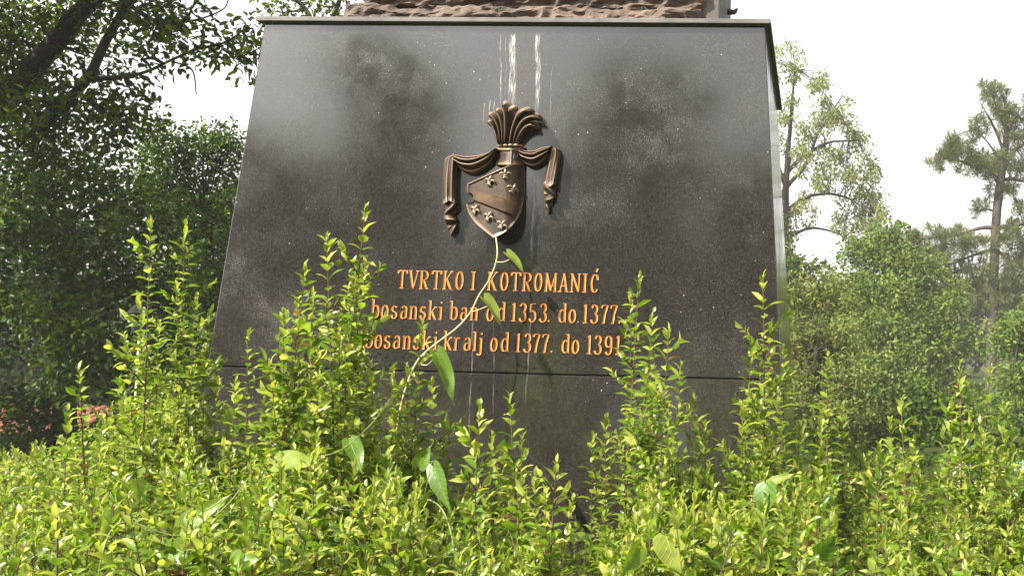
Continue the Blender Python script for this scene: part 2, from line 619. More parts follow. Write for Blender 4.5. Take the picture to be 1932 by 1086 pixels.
b_ = 0.03
t_ = 0.97
GLYPH = {
    'T': [[(0, b_), (0, t_)], serif(0, b_), [(-.22, t_), (.22, t_)], [(-.22, t_), (-.245, .80)], [(.22, t_), (.245, .80)]],
    'V': [[(-.19, t_), (.0, .02)], [(.19, t_, .5), (.01, .02, .5)], serif(-.19, t_, .09), serif(.19, t_, .08)],
    'R': [[(-.15, b_), (-.15, t_)], serif(-.15, b_, .1), serif(-.17, t_, .07), [(-.15, t_), (0, t_)] + arc(0, .74, .17, .23, 85, -85) + [(-.15, .51)], [(-.02, .5), (.15, b_)], serif(.17, b_, .08)],
    'K': [[(-.16, b_), (-.16, t_)], serif(-.16, b_, .1), serif(-.16, t_, .1), [(.17, t_, .5), (-.14, .45, .5)], [(-.06, .58), (.17, b_)], serif(.18, b_, .08), serif(.18, t_, .08)],
    'O': [arc(0, .5, .165, .47, 90, 450, 26)],
    'I': [[(0, b_), (0, t_)], serif(0, b_, .12), serif(0, t_, .12)],
    'M': [[(-.24, b_), (-.22, t_)], [(-.22, t_), (0, .06)], [(0, .06, .5), (.22, t_, .5)], [(.22, t_), (.24, b_)], serif(-.24, b_, .09), serif(.24, b_, .1), serif(-.25, t_, .06), serif(.25, t_, .06)],
    'A': [[(-.18, b_, .5), (0, .98, .5)], [(0, .98), (.18, b_)], [(-.11, .33), (.11, .33)], serif(-.19, b_, .09), serif(.19, b_, .1)],
    'N': [[(-.19, b_, .6), (-.19, t_, .6)], [(-.19, t_), (.18, .03)], [(.18, .03, .6), (.18, t_, .6)], serif(-.19, b_, .09), serif(-.22, t_, .06), serif(.18, t_, .09)],
    'C': [arc(.01, .5, .17, .47, 48, 318, 22), [(.13, .86), (.17, .66)], [(.05, 1.10), (.14, 1.28)]],
    'b': [[(-.14, .05), (-.14, 1.0)], serif(-.19, 1.0, .06), [(-.14, .58)] + arc(.0, .36, .15, .33, 110, -110, 18) + [(-.14, .1)]],
    'o': [arc(0, .36, .15, .34, 90, 450, 24)],
    's': [[(.10, .58)] + arc(0, .53, .11, .15, 40, 230, 12) + arc(0, .2, .12, .18, 60, -150, 14) + [(-.12, .2)]],
    'a': [[(-.12, .56)] + arc(0, .52, .12, .16, 140, 0, 9) + [(.12, .12), (.17, .04)], [(.12, .40)] + arc(-.02, .22, .12, .19, 70, 300, 16) + [(.12, .14)]],
    'n': [[(-.13, b_), (-.13, .66)], serif(-.13, b_, .09), serif(-.17, .66, .06), [(-.13, .5)] + arc(.01, .5, .12, .18, 150, 0, 10) + [(.13, b_)], serif(.13, b_, .09)],
    'k': [[(-.14, b_), (-.14, 1.0)], serif(-.14, b_, .09), serif(-.19, 1.0, .06), [(.12, .67, .5), (-.13, .33, .5)], [(-.04, .42), (.14, b_)], serif(.14, .67, .07), serif(.15, b_, .07)],
    'i': [[(0, b_), (0, .66)], serif(0, b_, .1), serif(-.05, .66, .06), [(-.005, .86), (.005, .95)]],
    'd': [[(.14, .04), (.14, 1.0)], serif(.09, 1.0, .06), serif(.18, b_, .05), [(.14, .58)] + arc(.0, .36, .15, .33, 70, 290, 18) + [(.14, .1)]],
    'r': [[(-.08, b_), (-.08, .66)], serif(-.08, b_, .1), serif(-.12, .66, .06), [(-.08, .48)] + arc(.04, .52, .11, .15, 150, 40, 8)],
    'l': [[(0, b_), (0, 1.0)], serif(0, b_, .1), serif(-.05, 1.0, .06)],
    'j': [[(.04, .66), (.04, .0)] + arc(-.05, -.05, .09, .16, 0, -150, 8), serif(-.01, .66, .06), [(.035, .86), (.045, .95)]],
    '1': [[(0, b_), (0, t_)], serif(0, b_, .12), [(-.1, .88), (0, t_)]],
    '3': [[(-.13, .80)] + arc(0, .75, .14, .22, 155, -75, 16), arc(0, .27, .16, .26, 85, -160, 18)],
    '5': [[(-.11, .94), (.14, .96)], [(-.11, .94, .6), (-.12, .56, .6)], [(-.12, .52)] + arc(0, .3, .16, .29, 130, -155, 20)],
    '7': [[(-.16, .80), (-.14, .93), (-.02, .97), (.15, .95)], [(.15, .95), (.03, .5), (-.02, b_)], serif(-.02, b_, .08)],
    '9': [arc(0, .68, .15, .29, 0, 360, 20), [(.15, .68)] + arc(0, .40, .16, .40, 25, -140, 14)],
    '.': [[(-.005, .03), (.005, .11)]],
}
RIM = 0.0075


def glyph_mesh(ch, h):
    mb = MB()
    for st in GLYPH[ch]:
        P = np.array([(p[0], p[1]) for p in st]) * h
        kf = np.array([p[2] if len(p) > 2 else 1.0 for p in st])
        if len(P) == 2:
            P = np.array([P[0] * (1 - t) + P[1] * t for t in (0, .5, 1)])
            kf = np.array([kf[0]] * 3)
        T = unit(np.gradient(P, axis=0))
        N = np.stack([-T[:, 1], T[:, 0]], 1)
        hw = np.sqrt((TH * N[:, 0]) ** 2 + (TN * 1.25 * N[:, 1]) ** 2) * h * kf
        hw = np.maximum(hw, TN * h)
        if ch == '.' or (len(st) == 2 and abs(st[0][1] - st[1][1]) < .1 and abs(st[0][0] - st[1][0]) < .02):
            hw[:] = .055 * h
        rim = min(RIM, 0.9 * float(hw.max()))
        rows = []
        for off, z in ((1.05, -0.001), (0.98, rim), (0.0, 0.0006), (-0.98, rim), (-1.05, -0.001)):
            q = P + N * (hw * off)[:, None]
            rows.append(np.column_stack([q, np.full(len(q), z)]))
        G = np.array(rows)
        for i in range(4):
            mb.grid(G[i:i + 2][:, ::-1], 0 if i in (1, 2) else 1)
        for e in (0, -1):                   # close the stroke ends
            a = G[:, e]
            mb.add(a, [(0, 1, 2), (2, 3, 4)], 1)
    return mb


def inscription():
    lines = [
        ('T758 V779.5 R799.5 T822.5 K844 O866 I892 K928 O950.5 T972 R993.7 O1014.5 M1038.5 A1062.5 N1085 I1103 C1121', 'first gilded line TVRTKO I KOTROMANIĆ', (758, 544.2), (1121, 552.0)),
        ('b708 o725.3 s743 a761.5 n779.5 s797 k815.5 i831 b856 a874.5 n894 o923.7 d945 1969 3985.4 51003.7 31023.6 .1034.5 d1060 o1079 11104 31120.5 71139.6 71157 .1168', 'second gilded line naming the ban and his years', (725, 600.4), (1079, 608.8)),
        ('b696 o713 s730 a748 n767 s785 k804 i821 k844.5 r862 a881 l895 j905.5 o931 d951.5 1977 3994 71011 71028 .1040 d1066 o1085 11111.5 31127 91147 11165.5 .1175', 'third gilded line naming the king and his years', (748, 657.6), (1085, 666.8)),
    ]
    cache = {}
    for txt, lab, p0, p1 in lines:
        ln = empty('inscription_line')
        ln.parent = PED
        ln.matrix_local = Matrix.Translation((-PC).tolist()) @ FACE_M
        ln['label'] = lab
        for tok in txt.split():
            ch, px = tok[0], float(tok[1:])
            py = p0[1] + (p1[1] - p0[1]) * (px - p0[0]) / (p1[0] - p0[0])
            u, v, _ = face(px, py)
            if ch not in cache:
                o = glyph_mesh(ch, 0.0725).build('letter', [GOLD, GRANITE], ln)
                cache[ch] = o.data
            else:
                o = bpy.data.objects.new('letter', cache[ch])
                COL.objects.link(o)
                o.parent = ln
            o.location = (u, v, 0.0)


inscription()


# ------------------------------------------------------------------ stone plinth on top
def plinth():
    ys = DF + 0.30
    x0, x1 = at(700, 15, ys)[0], at(1359, 15, ys)[0]
    root = empty('statue_plinth', ((x0 + x1) / 2, ys + 0.4, ZT), 'rough brown stone plinth standing on the pedestal cap', 'plinth')
    c = np.array(root.location)
    b = MB()
    b.box((x0, ys, ZT), (x1, ys + 0.5, ZT + 0.75))
    o = b.build('plinth_block', SMOOTHSTONE, root, off=c)
    md = o.modifiers.new('bevel', 'BEVEL')
    md.width, md.segments = 0.008, 2

    def ledge(pxa, pxb, za, zb, out, seed):
        xa, xb = at(pxa, 15, ys)[0], at(pxb, 15, ys)[0]
        nx, nq = 190, 26
        G = np.zeros((nq, nx, 3))
        for i in range(nx):
            s = i / (nx - 1)
            x = xa + (xb - xa) * s
            top = zb + 0.03 * mnoise.noise(Vector((x * 6, seed, 0))) + 0.012 * mnoise.noise(Vector((x * 25, seed, 3)))
            end = min(1.0, s / 0.03, (1 - s) / 0.03) ** 0.5
            for q in range(nq):
                t = q / (nq - 1)
                z = za + (top - za) * min(1, t * 1.35)
                prof_ = out * (0.55 + 0.45 * math.sin(min(1, t * 1.35) * math.pi * 0.9)) * (1 if t < .74 else max(0, 1 - (t - .74) / .26))
                v = Vector((x * 5.0, seed * 3.1, z * 17))
                w2 = Vector((x * 13, seed * 1.7, z * 30))
                cr = mnoise.noise(v) * 0.75 + (0.6 - abs(mnoise.noise(w2)) * 2) * 0.45 + mnoise.noise(w2 * 2.6) * 0.22
                y = ys + 0.01 - max(0.0, prof_ + 0.045 * cr * min(1, prof_ / out * 1.6)) * end
                G[q, i] = (x, y, z + 0.01 * mnoise.noise(v * 3.3) * min(1, t * 5))
        g = MB()
        g.grid(G)
        g.build('rough_ledge', ROCK, root, off=c)

    zl = at(1000, 7, ys - 0.10)[2]
    ledge(652, 1328, ZT, zl, 0.11, 1.0)
    ledge(688, 1333, zl + 0.01, zl + 0.17, 0.055, 5.0)
    ledge(700, 1333, zl + 0.18, zl + 0.36, 0.08, 9.0)
    # a knob of stone broken out at the right edge
    g = MB()
    p = at(1384, 21, ys + 0.35)
    a = curve([p + (-0.03, 0, -0.004), p + (0.002, 0, -0.006), p + (0.018, 0.0, 0.012)], 7)
    g.tube(a, [0.016, 0.014, 0.013, 0.012, 0.010, 0.007, 0.003], 7)
    g.build('stone_knob', ROCK, root, smooth=True, off=c)


plinth()


# ------------------------------------------------------------------ bronze coat of arms on the front face
def zc(zx, zy, w):                      # crest picture coordinates -> face frame
    return face(780 + zx / 3.2917, 170 + zy / 3.2909, w)


def zs(zx, zy, w):                      # shield picture coordinates -> face frame
    return face(870 + zx / 7.24, 300 + zy / 7.24, w)


def coat_of_arms():
    root = empty('coat_of_arms', (0, 0, 0), 'brown bronze coat of arms with plume, drapery and tilted lily shield', 'coat of arms')
    root.matrix_world = FACE_M
    org = zc(600, 400, 0)
    root.matrix_world = FACE_M @ Matrix.Translation(org.tolist())

    def loft(mb, st, n=16, flute=0.0, k=7, ph=0.0, closed_ends=True):
        """st: (point, half width, half depth); rings across the run of the points"""
        P = np.array([s[0] for s in st])
        T = np.gradient(P, axis=0)
        T[:, 2] = 0
        T = unit(T)
        X = np.stack([T[:, 1], -T[:, 0], np.zeros(len(T))], 1)
        G = []
        for i, (p, a, b) in enumerate(st):
            r = []
            for j in range(n):
                th = 2 * math.pi * j / n
                f = 1 + flute * math.cos(k * th + ph)
                r.append(p + X[i] * a * math.cos(th) * f + np.array([0, 0, b * math.sin(th) * f]))
            G.append(r)
        mb.grid(np.array(G), closed=True)
        if closed_ends:
            m_ = len(G)
            mb.add(np.array(G[0]), [tuple(range(n))])
            mb.add(np.array(G[-1]), [tuple(range(n - 1, -1, -1))])

    # ---- plume: curling feathers fanning from the collar
    def feather(pts, w0, w1, z0, z1, blade):
        P = [zc(x, y, 0) for x, y in pts]
        C = curve(P, 18)
        t = np.linspace(0, 1, 18)
        C[:, 2] = z0 + (z1 - z0) * np.sin(t * math.pi * 0.62)
        C[-4:, 2] += np.array([0.002, 0.003, -0.002, -0.012])
        T = unit(np.gradient(C[:, :2], axis=0))
        N = np.stack([-T[:, 1], T[:, 0]], 1)
        w = w0 + (w1 - w0) * np.sin(np.clip(t * 1.15, 0, 1) * math.pi * 0.62)
        w[-1] *= .45
        w[-2] *= .85
        rows = []
        # rolled outer lip, hollow blade, back on the wall
        side = blade
        for off, dz in ((1.0, -0.040), (1.02, -0.004), (0.84, 0.006), (0.58, 0.004), (0.42, -0.010), (-0.2, -0.026), (-0.9, -0.030), (-1.0, -0.046)):
            q = C[:, :2] + N * (w * off * side)[:, None]
            rows.append(np.column_stack([q, np.maximum(C[:, 2] + dz, 0.001)]))
        G = np.array(rows)
        b = MB()
        b.grid(G if side < 0 else G[:, ::-1])
        for e in (0, -1):
            a = G[:, e]
            b.add(a, [tuple(range(len(a)))])
        b.build('feather', BRONZE, root, smooth=True, off=org)

    feather([(548, 348), (546, 290), (528, 240), (500, 216), (482, 226)], .005, .0115, .040, .062, 1)
    feather([(566, 348), (568, 270), (550, 205), (515, 176), (492, 186)], .006, .0145, .046, .072, 1)
    feather([(584, 348), (592, 260), (586, 196), (560, 160), (536, 162)], .006, .0165, .052, .080, 1)
    feather([(600, 348), (616, 250), (624, 175), (606, 125), (582, 124)], .007, .0200, .054, .086, 1)
    feather([(614, 350), (632, 262), (666, 188), (720, 150), (766, 156)], .005, .0140, .052, .080, -1)
    feather([(632, 350), (655, 275), (700, 210), (765, 182), (812, 196)], .005, .0145, .046, .074, -1)
    feather([(648, 350), (668, 300), (705, 252), (752, 230), (786, 244)], .005, .0130, .040, .064, -1)
    # central curled tip
    b = MB()
    C = curve([zc(596, 135, .062), zc(612, 118, .080), zc(632, 112, .084), zc(645, 128, .074)], 10)
    b.tube(C, [.006, .009, .011, .012, .012, .012, .011, .010, .008, .004], 10)
    b.build('feather_tip', BRONZE, root, smooth=True, off=org)

    # ---- collar with beads
    def halfring(mb, xa, xb, y, ybow, ra, za, zb):
        P = []
        for t in np.linspace(0, 1, 15):
            P.append(zc(xa + (xb - xa) * t, y + ybow * math.sin(math.pi * t), za + (zb - za) * math.sin(math.pi * t)))
        mb.tube(P, ra, 8)

    b = MB()
    halfring(b, 528, 678, 368, 2, .0065, .010, .066)
    b.build('collar_ring', BRONZE, root, smooth=True, off=org)
    for x, y, r in ((540, 347, .0085), (572, 344, .0075), (604, 343, .008), (638, 343, .0085), (668, 346, .0075)):
        t = (x - 528) / 150
        c = zc(x, y, .014 + .056 * math.sin(math.pi * t))
        g = []
        for i in range(7):
            th = math.pi * i / 6
            g.append([c + np.array([r * 1.35 * math.sin(th) * math.cos(a), r * .8 * math.cos(th), r * math.sin(th) * math.sin(a)]) for a in np.arange(10) * math.pi / 5])
        b = MB()
        b.grid(np.array(g), closed=True)
        b.build('bead', BRONZE, root, smooth=True, off=org)
    # fluted neck below the collar, with dark strips for slots
    b = MB()
    G = []
    for t in np.linspace(0, 1, 7):
        row = []
        for s in np.linspace(0, 1, 25):
            x = (536 + (672 - 536) * s) * (1 - t) + (508 + (688 - 508) * s) * t
            y = 374 + (462 - 374) * t
            w = (.066 + .008 * t) * math.sin(math.pi * (0.03 + 0.94 * s)) ** .7
            if 0.49 < s < 0.56:
                w += .004
            row.append(zc(x, y, w))
        G.append(row)
    G.append([p * np.array([1, 1, 0]) + np.array([0, .004, .0]) for p in G[-1]])
    b.grid(np.array(G)[::-1])
    b.build('neck', BRONZE, root, smooth=False, off=org)
    dark = noisy_mat('painted_slot_shade', (0.012, 0.009, 0.007), (0.03, 0.022, 0.016), 40)  # shade of the slots put into colour; the strips stand proud of the neck
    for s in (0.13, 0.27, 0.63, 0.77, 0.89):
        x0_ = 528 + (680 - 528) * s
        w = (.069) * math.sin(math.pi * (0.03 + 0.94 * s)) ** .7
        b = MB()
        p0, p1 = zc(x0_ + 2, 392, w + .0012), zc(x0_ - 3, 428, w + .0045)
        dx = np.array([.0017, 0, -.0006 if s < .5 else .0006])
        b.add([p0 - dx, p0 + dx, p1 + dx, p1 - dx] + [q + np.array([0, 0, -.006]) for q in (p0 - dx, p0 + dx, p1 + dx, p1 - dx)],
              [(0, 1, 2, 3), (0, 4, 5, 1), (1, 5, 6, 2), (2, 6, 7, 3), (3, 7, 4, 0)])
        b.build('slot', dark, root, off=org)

    # ---- swags of drapery
    def swag(name, top, bot, folds, z0, amp, flip=False):
        T = curve([zc(x, y, 0) for x, y in top], 30)
        B = curve([zc(x, y, 0) for x, y in bot], 30)
        nq = 34
        G = np.zeros((nq, 30, 3))
        for q in range(nq):
            t = q / (nq - 1)
            for i in range(30):
                s = i / 29
                p = T[i] * (1 - t) + B[i] * t
                e = math.sin(math.pi * min(1, max(0, t))) ** .35
                f = abs(math.sin(math.pi * folds * t ** .85 + 0.5 * math.sin(s * 3)))
                z = (z0 * (0.65 + .35 * math.cos((t - .3) * 2)) + amp * (f ** 1.4 - .35) * (0.35 + 0.65 * math.sin(math.pi * s) ** .6)) * e
                G[q, i] = (p[0], p[1], max(0.0, z))
        G[0, :, 2] = 0
        G[-1, :, 2] = 0
        b = MB()
        b.grid(G if flip else G[:, ::-1])
        return b.build(name, BRONZE, root, smooth=True, off=org)

    swag('swag', [(536, 376), (470, 402), (400, 416), (330, 418), (262, 404)], [(528, 400), (490, 470), (400, 528), (330, 520), (272, 470)], 3.6, .052, .024, True)
    swag('swag', [(674, 376), (720, 386), (770, 382), (815, 364), (868, 356)], [(668, 430), (700, 470), (755, 494), (805, 470), (850, 420)], 3.6, .048, .024)

    # ---- hanging cloth ends: a broad fall with soft folds and a turned hem, then a pleated tail
    def fall(left, right, seed, tail_l, tail_r, slope):
        nq, ni = 26, 25
        Lc, Rc = curve([(x, y, 0) for x, y in left], nq), curve([(x, y, 0) for x, y in right], nq)
        G = np.zeros((nq, ni, 3))
        for q in range(nq):
            t = q / (nq - 1)
            for i in range(ni):
                u = i / (ni - 1)
                x, y = Lc[q][:2] * (1 - u) + Rc[q][:2] * u
                e = (math.sin(math.pi * (.02 + .96 * u)) ** .5) * min(1, (t + .012) / .10) ** .5
                f = .0055 * math.sin(u * 9.5 + seed + .9 * math.sin(t * 3 + seed)) * min(1, t * 4) + .0035 * math.sin(u * 19 + 2 * seed + t * 2)
                lip = .010 * max(0, (t - .90) / .10) ** 1.5 * (1 + .35 * math.sin(u * 7 + seed))
                hem = 9 * max(0, (t - .9) / .1) * math.sin(u * 8 + seed * 2)
                G[q, i] = zc(x, y + hem, max(.001, (.046 + f + lip) * e))
        b = MB()
        b.grid(G[::-1])
        last = G[-1].copy()
        inner = last * np.array([1, 1, .25]) + np.array([0, .012, 0])
        b.grid(np.array([inner, last]))
        b.build('cloth_fall', BRONZE, root, smooth=True, off=org)
        nq, ni = 54, 15
        Lc, Rc = curve([(x, y, 0) for x, y in tail_l], nq), curve([(x, y, 0) for x, y in tail_r], nq)
        G = np.zeros((nq, ni, 3))
        for q in range(nq):
            t = q / (nq - 1)
            for i in range(ni):
                u = i / (ni - 1)
                x, y = Lc[q][:2] * (1 - u) + Rc[q][:2] * u
                ph = t * 3.1 + slope * (u - .5) * (.85 if int(t * 3.1) % 2 == 0 else -.3)
                tri = 1 - abs((ph % 1) * 2 - 1)
                e = math.sin(math.pi * (.03 + .94 * u)) ** .45
                taper = 1 - .55 * t
                G[q, i] = zc(x, y, max(.001, (.020 + .034 * tri ** 1.2) * e * taper + .004))
        b = MB()
        b.grid(G[::-1])
        b.build('pleated_tail', BRONZE, root, smooth=False, off=org)

    fall([(242, 404), (205, 418), (190, 450), (184, 520), (182, 610), (182, 694)], [(250, 404), (268, 412), (274, 440), (270, 520), (268, 610), (270, 694)], .6,
         [(190, 690), (198, 735), (188, 790), (208, 840), (224, 880), (232, 910)], [(264, 690), (266, 740), (258, 775), (270, 815), (262, 862), (238, 910)], 1.0)
    fall([(872, 358), (852, 368), (843, 400), (832, 460), (818, 530), (806, 590)], [(886, 358), (908, 366), (918, 398), (908, 460), (898, 530), (888, 588)], 2.1,
         [(810, 585), (808, 630), (814, 680), (820, 725), (830, 768)], [(884, 585), (882, 640), (872, 680), (856, 725), (836, 768)], -1.0)

    # ---- shield
    def zsh(x):
        if x < 560:
            return .084 - .034 * ((560 - x) / 480) ** 1.6
        return max(0.004, .084 * (1 - ((x - 560) / 322) ** 2))

    out_l = [(80, 340), (350, 220), (620, 100), (740, 58), (860, 30)]
    out_r = [(872, 200), (876, 430), (850, 600), (800, 770), (700, 910), (570, 1020), (440, 1078)]
    out_b = [(320, 985), (205, 885), (135, 795), (88, 705), (66, 612)]
    notch = [(112 + 56 * math.cos(a), 528 + 72 * math.sin(a)) for a in np.linspace(math.radians(112), math.radians(-112), 13)]
    tp = [tuple(p) for p in np.vstack([curve(np.array(out_l), 12), curve(np.array(out_r), 16), curve(np.array(out_b), 10)])]
    outl = tp + [(120, 590)] + notch + [(76, 455)]
    outl = np.array(outl)
    # resample and fill with rings
    cxy = np.array([500.0, 560.0])
    rings = []
    for s in (1.0, .985, .9, .75, .6, .45, .3, .15):
        rings.append(cxy + (outl - cxy) * s)
    V, F = [], []
    n = len(outl)
    for (x, y) in outl:
        V.append(zs(x, y, 0.0))
    for ri, R_ in enumerate(rings):
        for (x, y) in R_:
            zz = zsh(x) + (0.006 if ri in (0, 1) else 0.0) - (0.001 if ri == 0 else 0)
            V.append(zs(x, y, zz))
    V.append(zs(cxy[0], cxy[1], zsh(cxy[0])))
    for r in range(len(rings)):
        for j in range(n):
            j2 = (j + 1) % n
            F.append((r * n + j2, r * n + j, (r + 1) * n + j, (r + 1) * n + j2))
    L = len(rings) * n
    for j in range(n):
        F.append((L + (j + 1) % n, L + j, len(V) - 1))
    sh = make('shield', np.array(V) - org, F, BRONZE, root, smooth=False)
    # diagonal band
    G = []
    for q in np.linspace(0, 1, 7):
        row = []
        for s in np.linspace(0, 1, 20):
            x = (165 * (1 - q) + 165 * q) * (1 - s) + (760 * (1 - q) + 690 * q) * s
            y = (400 * (1 - q) + 580 * q) * (1 - s) + (580 * (1 - q) + 790 * q) * s
            edge = 0.0085 if 0.05 < q < 0.95 else -0.002
            row.append(zs(x, y, zsh(x) + edge))
        G.append(row)
    b = MB()
    b.grid(np.array(G)[::-1])
    band = noisy_mat('rubbed_bronze', (0.055, 0.030, 0.014), (0.10, 0.058, 0.027), 25, (0.35, 0.5), 0.2, 150, 0.0008, metal=0.45)
    b.build('diagonal_band', band, sh, smooth=False, off=org)
    # lilies
    fb = MB()

    def bit(pts, r):
        C = curve([(x, y, z) for x, y, z in pts], 9)
        fb.tube(C, np.interp(np.linspace(0, 1, 9), np.linspace(0, 1, len(r)), r), 7)

    bit([(0, -.08, .12), (0, .15, .2), (0, .35, .17), (0, .52, .06)], [.07, .12, .10, .02])
    for s in (-1, 1):
        bit([(s * .04, -.08, .12), (s * .16, .08, .17), (s * .32, .12, .16), (s * .44, .02, .12), (s * .46, -.12, .06)], [.06, .085, .085, .07, .02])
        bit([(s * .02, -.08, .12), (s * .08, -.22, .14), (s * .20, -.34, .10)], [.06, .075, .06])
    bit([(0, -.08, .12), (0, -.25, .14), (0, -.42, .08)], [.06, .07, .03])
    bit([(-.17, -.09, .15), (0, -.08, .19), (.17, -.09, .15)], [.05, .06, .05])
    lily = noisy_mat('bright_bronze', (0.22, 0.16, 0.11), (0.34, 0.26, 0.19), 25, (0.35, 0.5), 0.2, 150, 0.0008, metal=0.4)
    me = None
    for (x, y, tilt) in ((605, 215, 4), (402, 308, -14), (700, 415, -20), (205, 700, -26), (388, 795, -26), (565, 905, -30)):
        if me is None:
            o = fb.build('lily', lily, sh, smooth=True)
            me = o.data
        else:
            o = bpy.data.objects.new('lily', me)
            COL.objects.link(o)
            o.parent = sh
        p = zs(x, y, zsh(x)) - org
        sl_ = -(zsh(x + 20) - zsh(x - 20)) / (40 / 7.24 / 493)
        o.matrix_local = Matrix.Translation(p.tolist()) @ Matrix.Rotation(math.atan(sl_), 4, 'Y') @ Matrix.Rotation(math.radians(tilt), 4, 'Z') @ Matrix.Scale(0.047, 4)
    return root


coat_of_arms()


# ------------------------------------------------------------------ foliage helpers
def leaves(P, D, N, L, W, tint, fold=0.25, curl=0.15, fine=False):
    """leaf blades: base P, direction D, rough normal N, length L, half width W -> verts, faces, tints"""
    n = len(P)
    D = unit(D)
    X = unit(np.cross(D, N))
    N = np.cross(X, D)
    L = np.broadcast_to(L, (n,))[:, None]
    W = np.broadcast_to(W, (n,))[:, None]
    if fine:
        V = np.zeros((n, 7, 3))
        V[:, 0] = P
        V[:, 1] = P + D * L * .52 + N * L * curl * .6                  # midrib
        V[:, 2] = P + D * L - N * L * curl * .35
        V[:, 3] = P + D * L * .28 + X * W * .88 + N * (W * fold + L * curl * .4)
        V[:, 4] = P + D * L * .64 + X * W * .84 + N * (W * fold + L * curl * .45)
        V[:, 5] = P + D * L * .28 - X * W * .88 + N * (W * fold + L * curl * .4)
        V[:, 6] = P + D * L * .64 - X * W * .84 + N * (W * fold + L * curl * .45)
        f = np.array([(0, 3, 1), (3, 4, 1), (1, 4, 2), (0, 1, 5), (5, 1, 6), (1, 2, 6)])
        F = (np.arange(n) * 7)[:, None, None] + f[None]
        return V.reshape(-1, 3), F.reshape(-1, 3), np.repeat(tint, 7)
    V = np.zeros((n, 4, 3))
    V[:, 0] = P
    V[:, 1] = P + D * L * .5 + X * W + N * W * fold
    V[:, 2] = P + D * L - N * L * curl
    V[:, 3] = P + D * L * .5 - X * W + N * W * fold
    f = np.array([(0, 1, 2), (0, 2, 3)])
    F = (np.arange(n) * 4)[:, None, None] + f[None]
    return V.reshape(-1, 3), F.reshape(-1, 3), np.repeat(tint, 4)


class Leafage:
    def __init__(self):
        self.V, self.F, self.T, self.n = [], [], [], 0

    def add(self, vft):
        V, F, T = vft
        self.V.append(V)
        self.F.append(F + self.n)
        self.T.append(T)
        self.n += len(V)

    def build(self, name, mat, parent=None, off=None, kind='stuff'):
        V = np.concatenate(self.V)
        if off is not None:
            V = V - np.asarray(off)
        return make(name, V, np.concatenate(self.F), mat, parent, tint=np.concatenate(self.T), kind=kind)


def ball(n, r, flat=1.0):
    d = unit(rng.normal(size=(n, 3)))
    d = d * (rng.random(n) ** .42)[:, None] * r
    d[:, 2] *= flat
    return d


def clumps(lf, c, r, nclump, per, L, W, rc, droop=0.3, tint=(.1, .8), flat=1.0, outward=0.6, fine=False):
    """leaf clumps through a ball of radius r at c"""
    cc = np.asarray(c) + ball(nclump, r, flat)
    base_t = rng.uniform(tint[0], tint[1], nclump)
    idx = np.repeat(np.arange(nclump), per)
    n = len(idx)
    o = ball(n, rc)
    P = cc[idx] + o
    D = unit(o) * outward + rng.normal(size=(n, 3)) * .7 + np.array([0, 0, -droop])
    N = rng.normal(size=(n, 3)) * .55 + np.array([-.25, -.25, .8])
    t = np.clip(base_t[idx] + rng.normal(0, .16, n), 0, 1)
    lf.add(leaves(P, D, N, L * rng.uniform(.6, 1.25, n), W * rng.uniform(.7, 1.2, n), t, .3, .12, fine=fine))


def tree(name, label, cat, trunk, limbs, blobs, leafmat, bark, L, W, per=26, group=None, droop=.3, tint=(.1, .8), rc=.3, flat=.85, dens=1.0, nseg=8, twigs=True, fine=False):
    """trunk, limbs: lists of (px, py, Y, radius); blobs: (px, py, radius px, Y)"""
    tp_ = np.array([at(a, b, c) for a, b, c, _ in trunk])
    base = tp_[0].copy()
    base[2] = 0.0
    root = empty(name, base, label, cat, group)
    tp2 = np.vstack([[tp_[0][0], tp_[0][1], -0.1], tp_])
    rr = [trunk[0][3] * 1.3] + [t[3] for t in trunk]
    n = 6 * len(tp2)
    C = curve(tp2, n)
    R = np.interp(np.linspace(0, 1, n), np.linspace(0, 1, len(rr)), rr)
    for i in range(n):
        C[i] += R[i] * .25 * np.array(mnoise.noise_vector(Vector(C[i] * 1.3)))
    b = MB()
    b.tube(C, R, nseg + 2)
    b.build('trunk', bark, root, smooth=True, off=base)
    lb = MB()
    ends = []
    for lm in limbs:
        P = np.array([at(a, b_, c) for a, b_, c, _ in lm])
        n = 5 * len(P)
        C = curve(P, n)
        R = np.interp(np.linspace(0, 1, n), np.linspace(0, 1, len(lm)), [q[3] for q in lm])
        for i in range(n):
            C[i] += R[i] * .6 * np.array(mnoise.noise_vector(Vector(C[i] * 2.3)))
        one = MB()
        one.tube(C, R, nseg)
        one.build('limb', bark, root, smooth=True, off=base)
        ends.append(C)
    lf = Leafage()
    allc = np.vstack([C] + ends) if ends else C
    allc = np.vstack([allc, tp2[len(tp2) // 2:]])
    for bl in blobs:
        px, py, rp, Y = bl[:4]
        k = bl[4] if len(bl) > 4 else 1.0
        c = at(px, py, Y)
        r = rp * Y / FPX
        nc = max(3, int(dens * k * 3.1 * (r / rc) ** 2))
        clumps(lf, c, r, nc, per, L, W, rc, droop, tint, flat, fine=fine)
        if twigs:                               # branches that carry the clump
            j = np.argmin(np.linalg.norm(allc - c, axis=1))
            p0 = allc[j]
            for q in range(3):
                e = c + ball(1, r * .8)[0]
                mid = (p0 + e) / 2 + rng.normal(0, .12 * r + .02, 3)
                rad = max(.012, .03 * r)
                lb.tube(curve([p0, mid, e], 7), np.linspace(rad, rad * .3, 7), 5, cap=False)
    if lb.V:
        lb.build('twigs', bark, root, smooth=True, off=base, kind='stuff')
    lf.build('crown', leafmat, root, off=base)
    return root


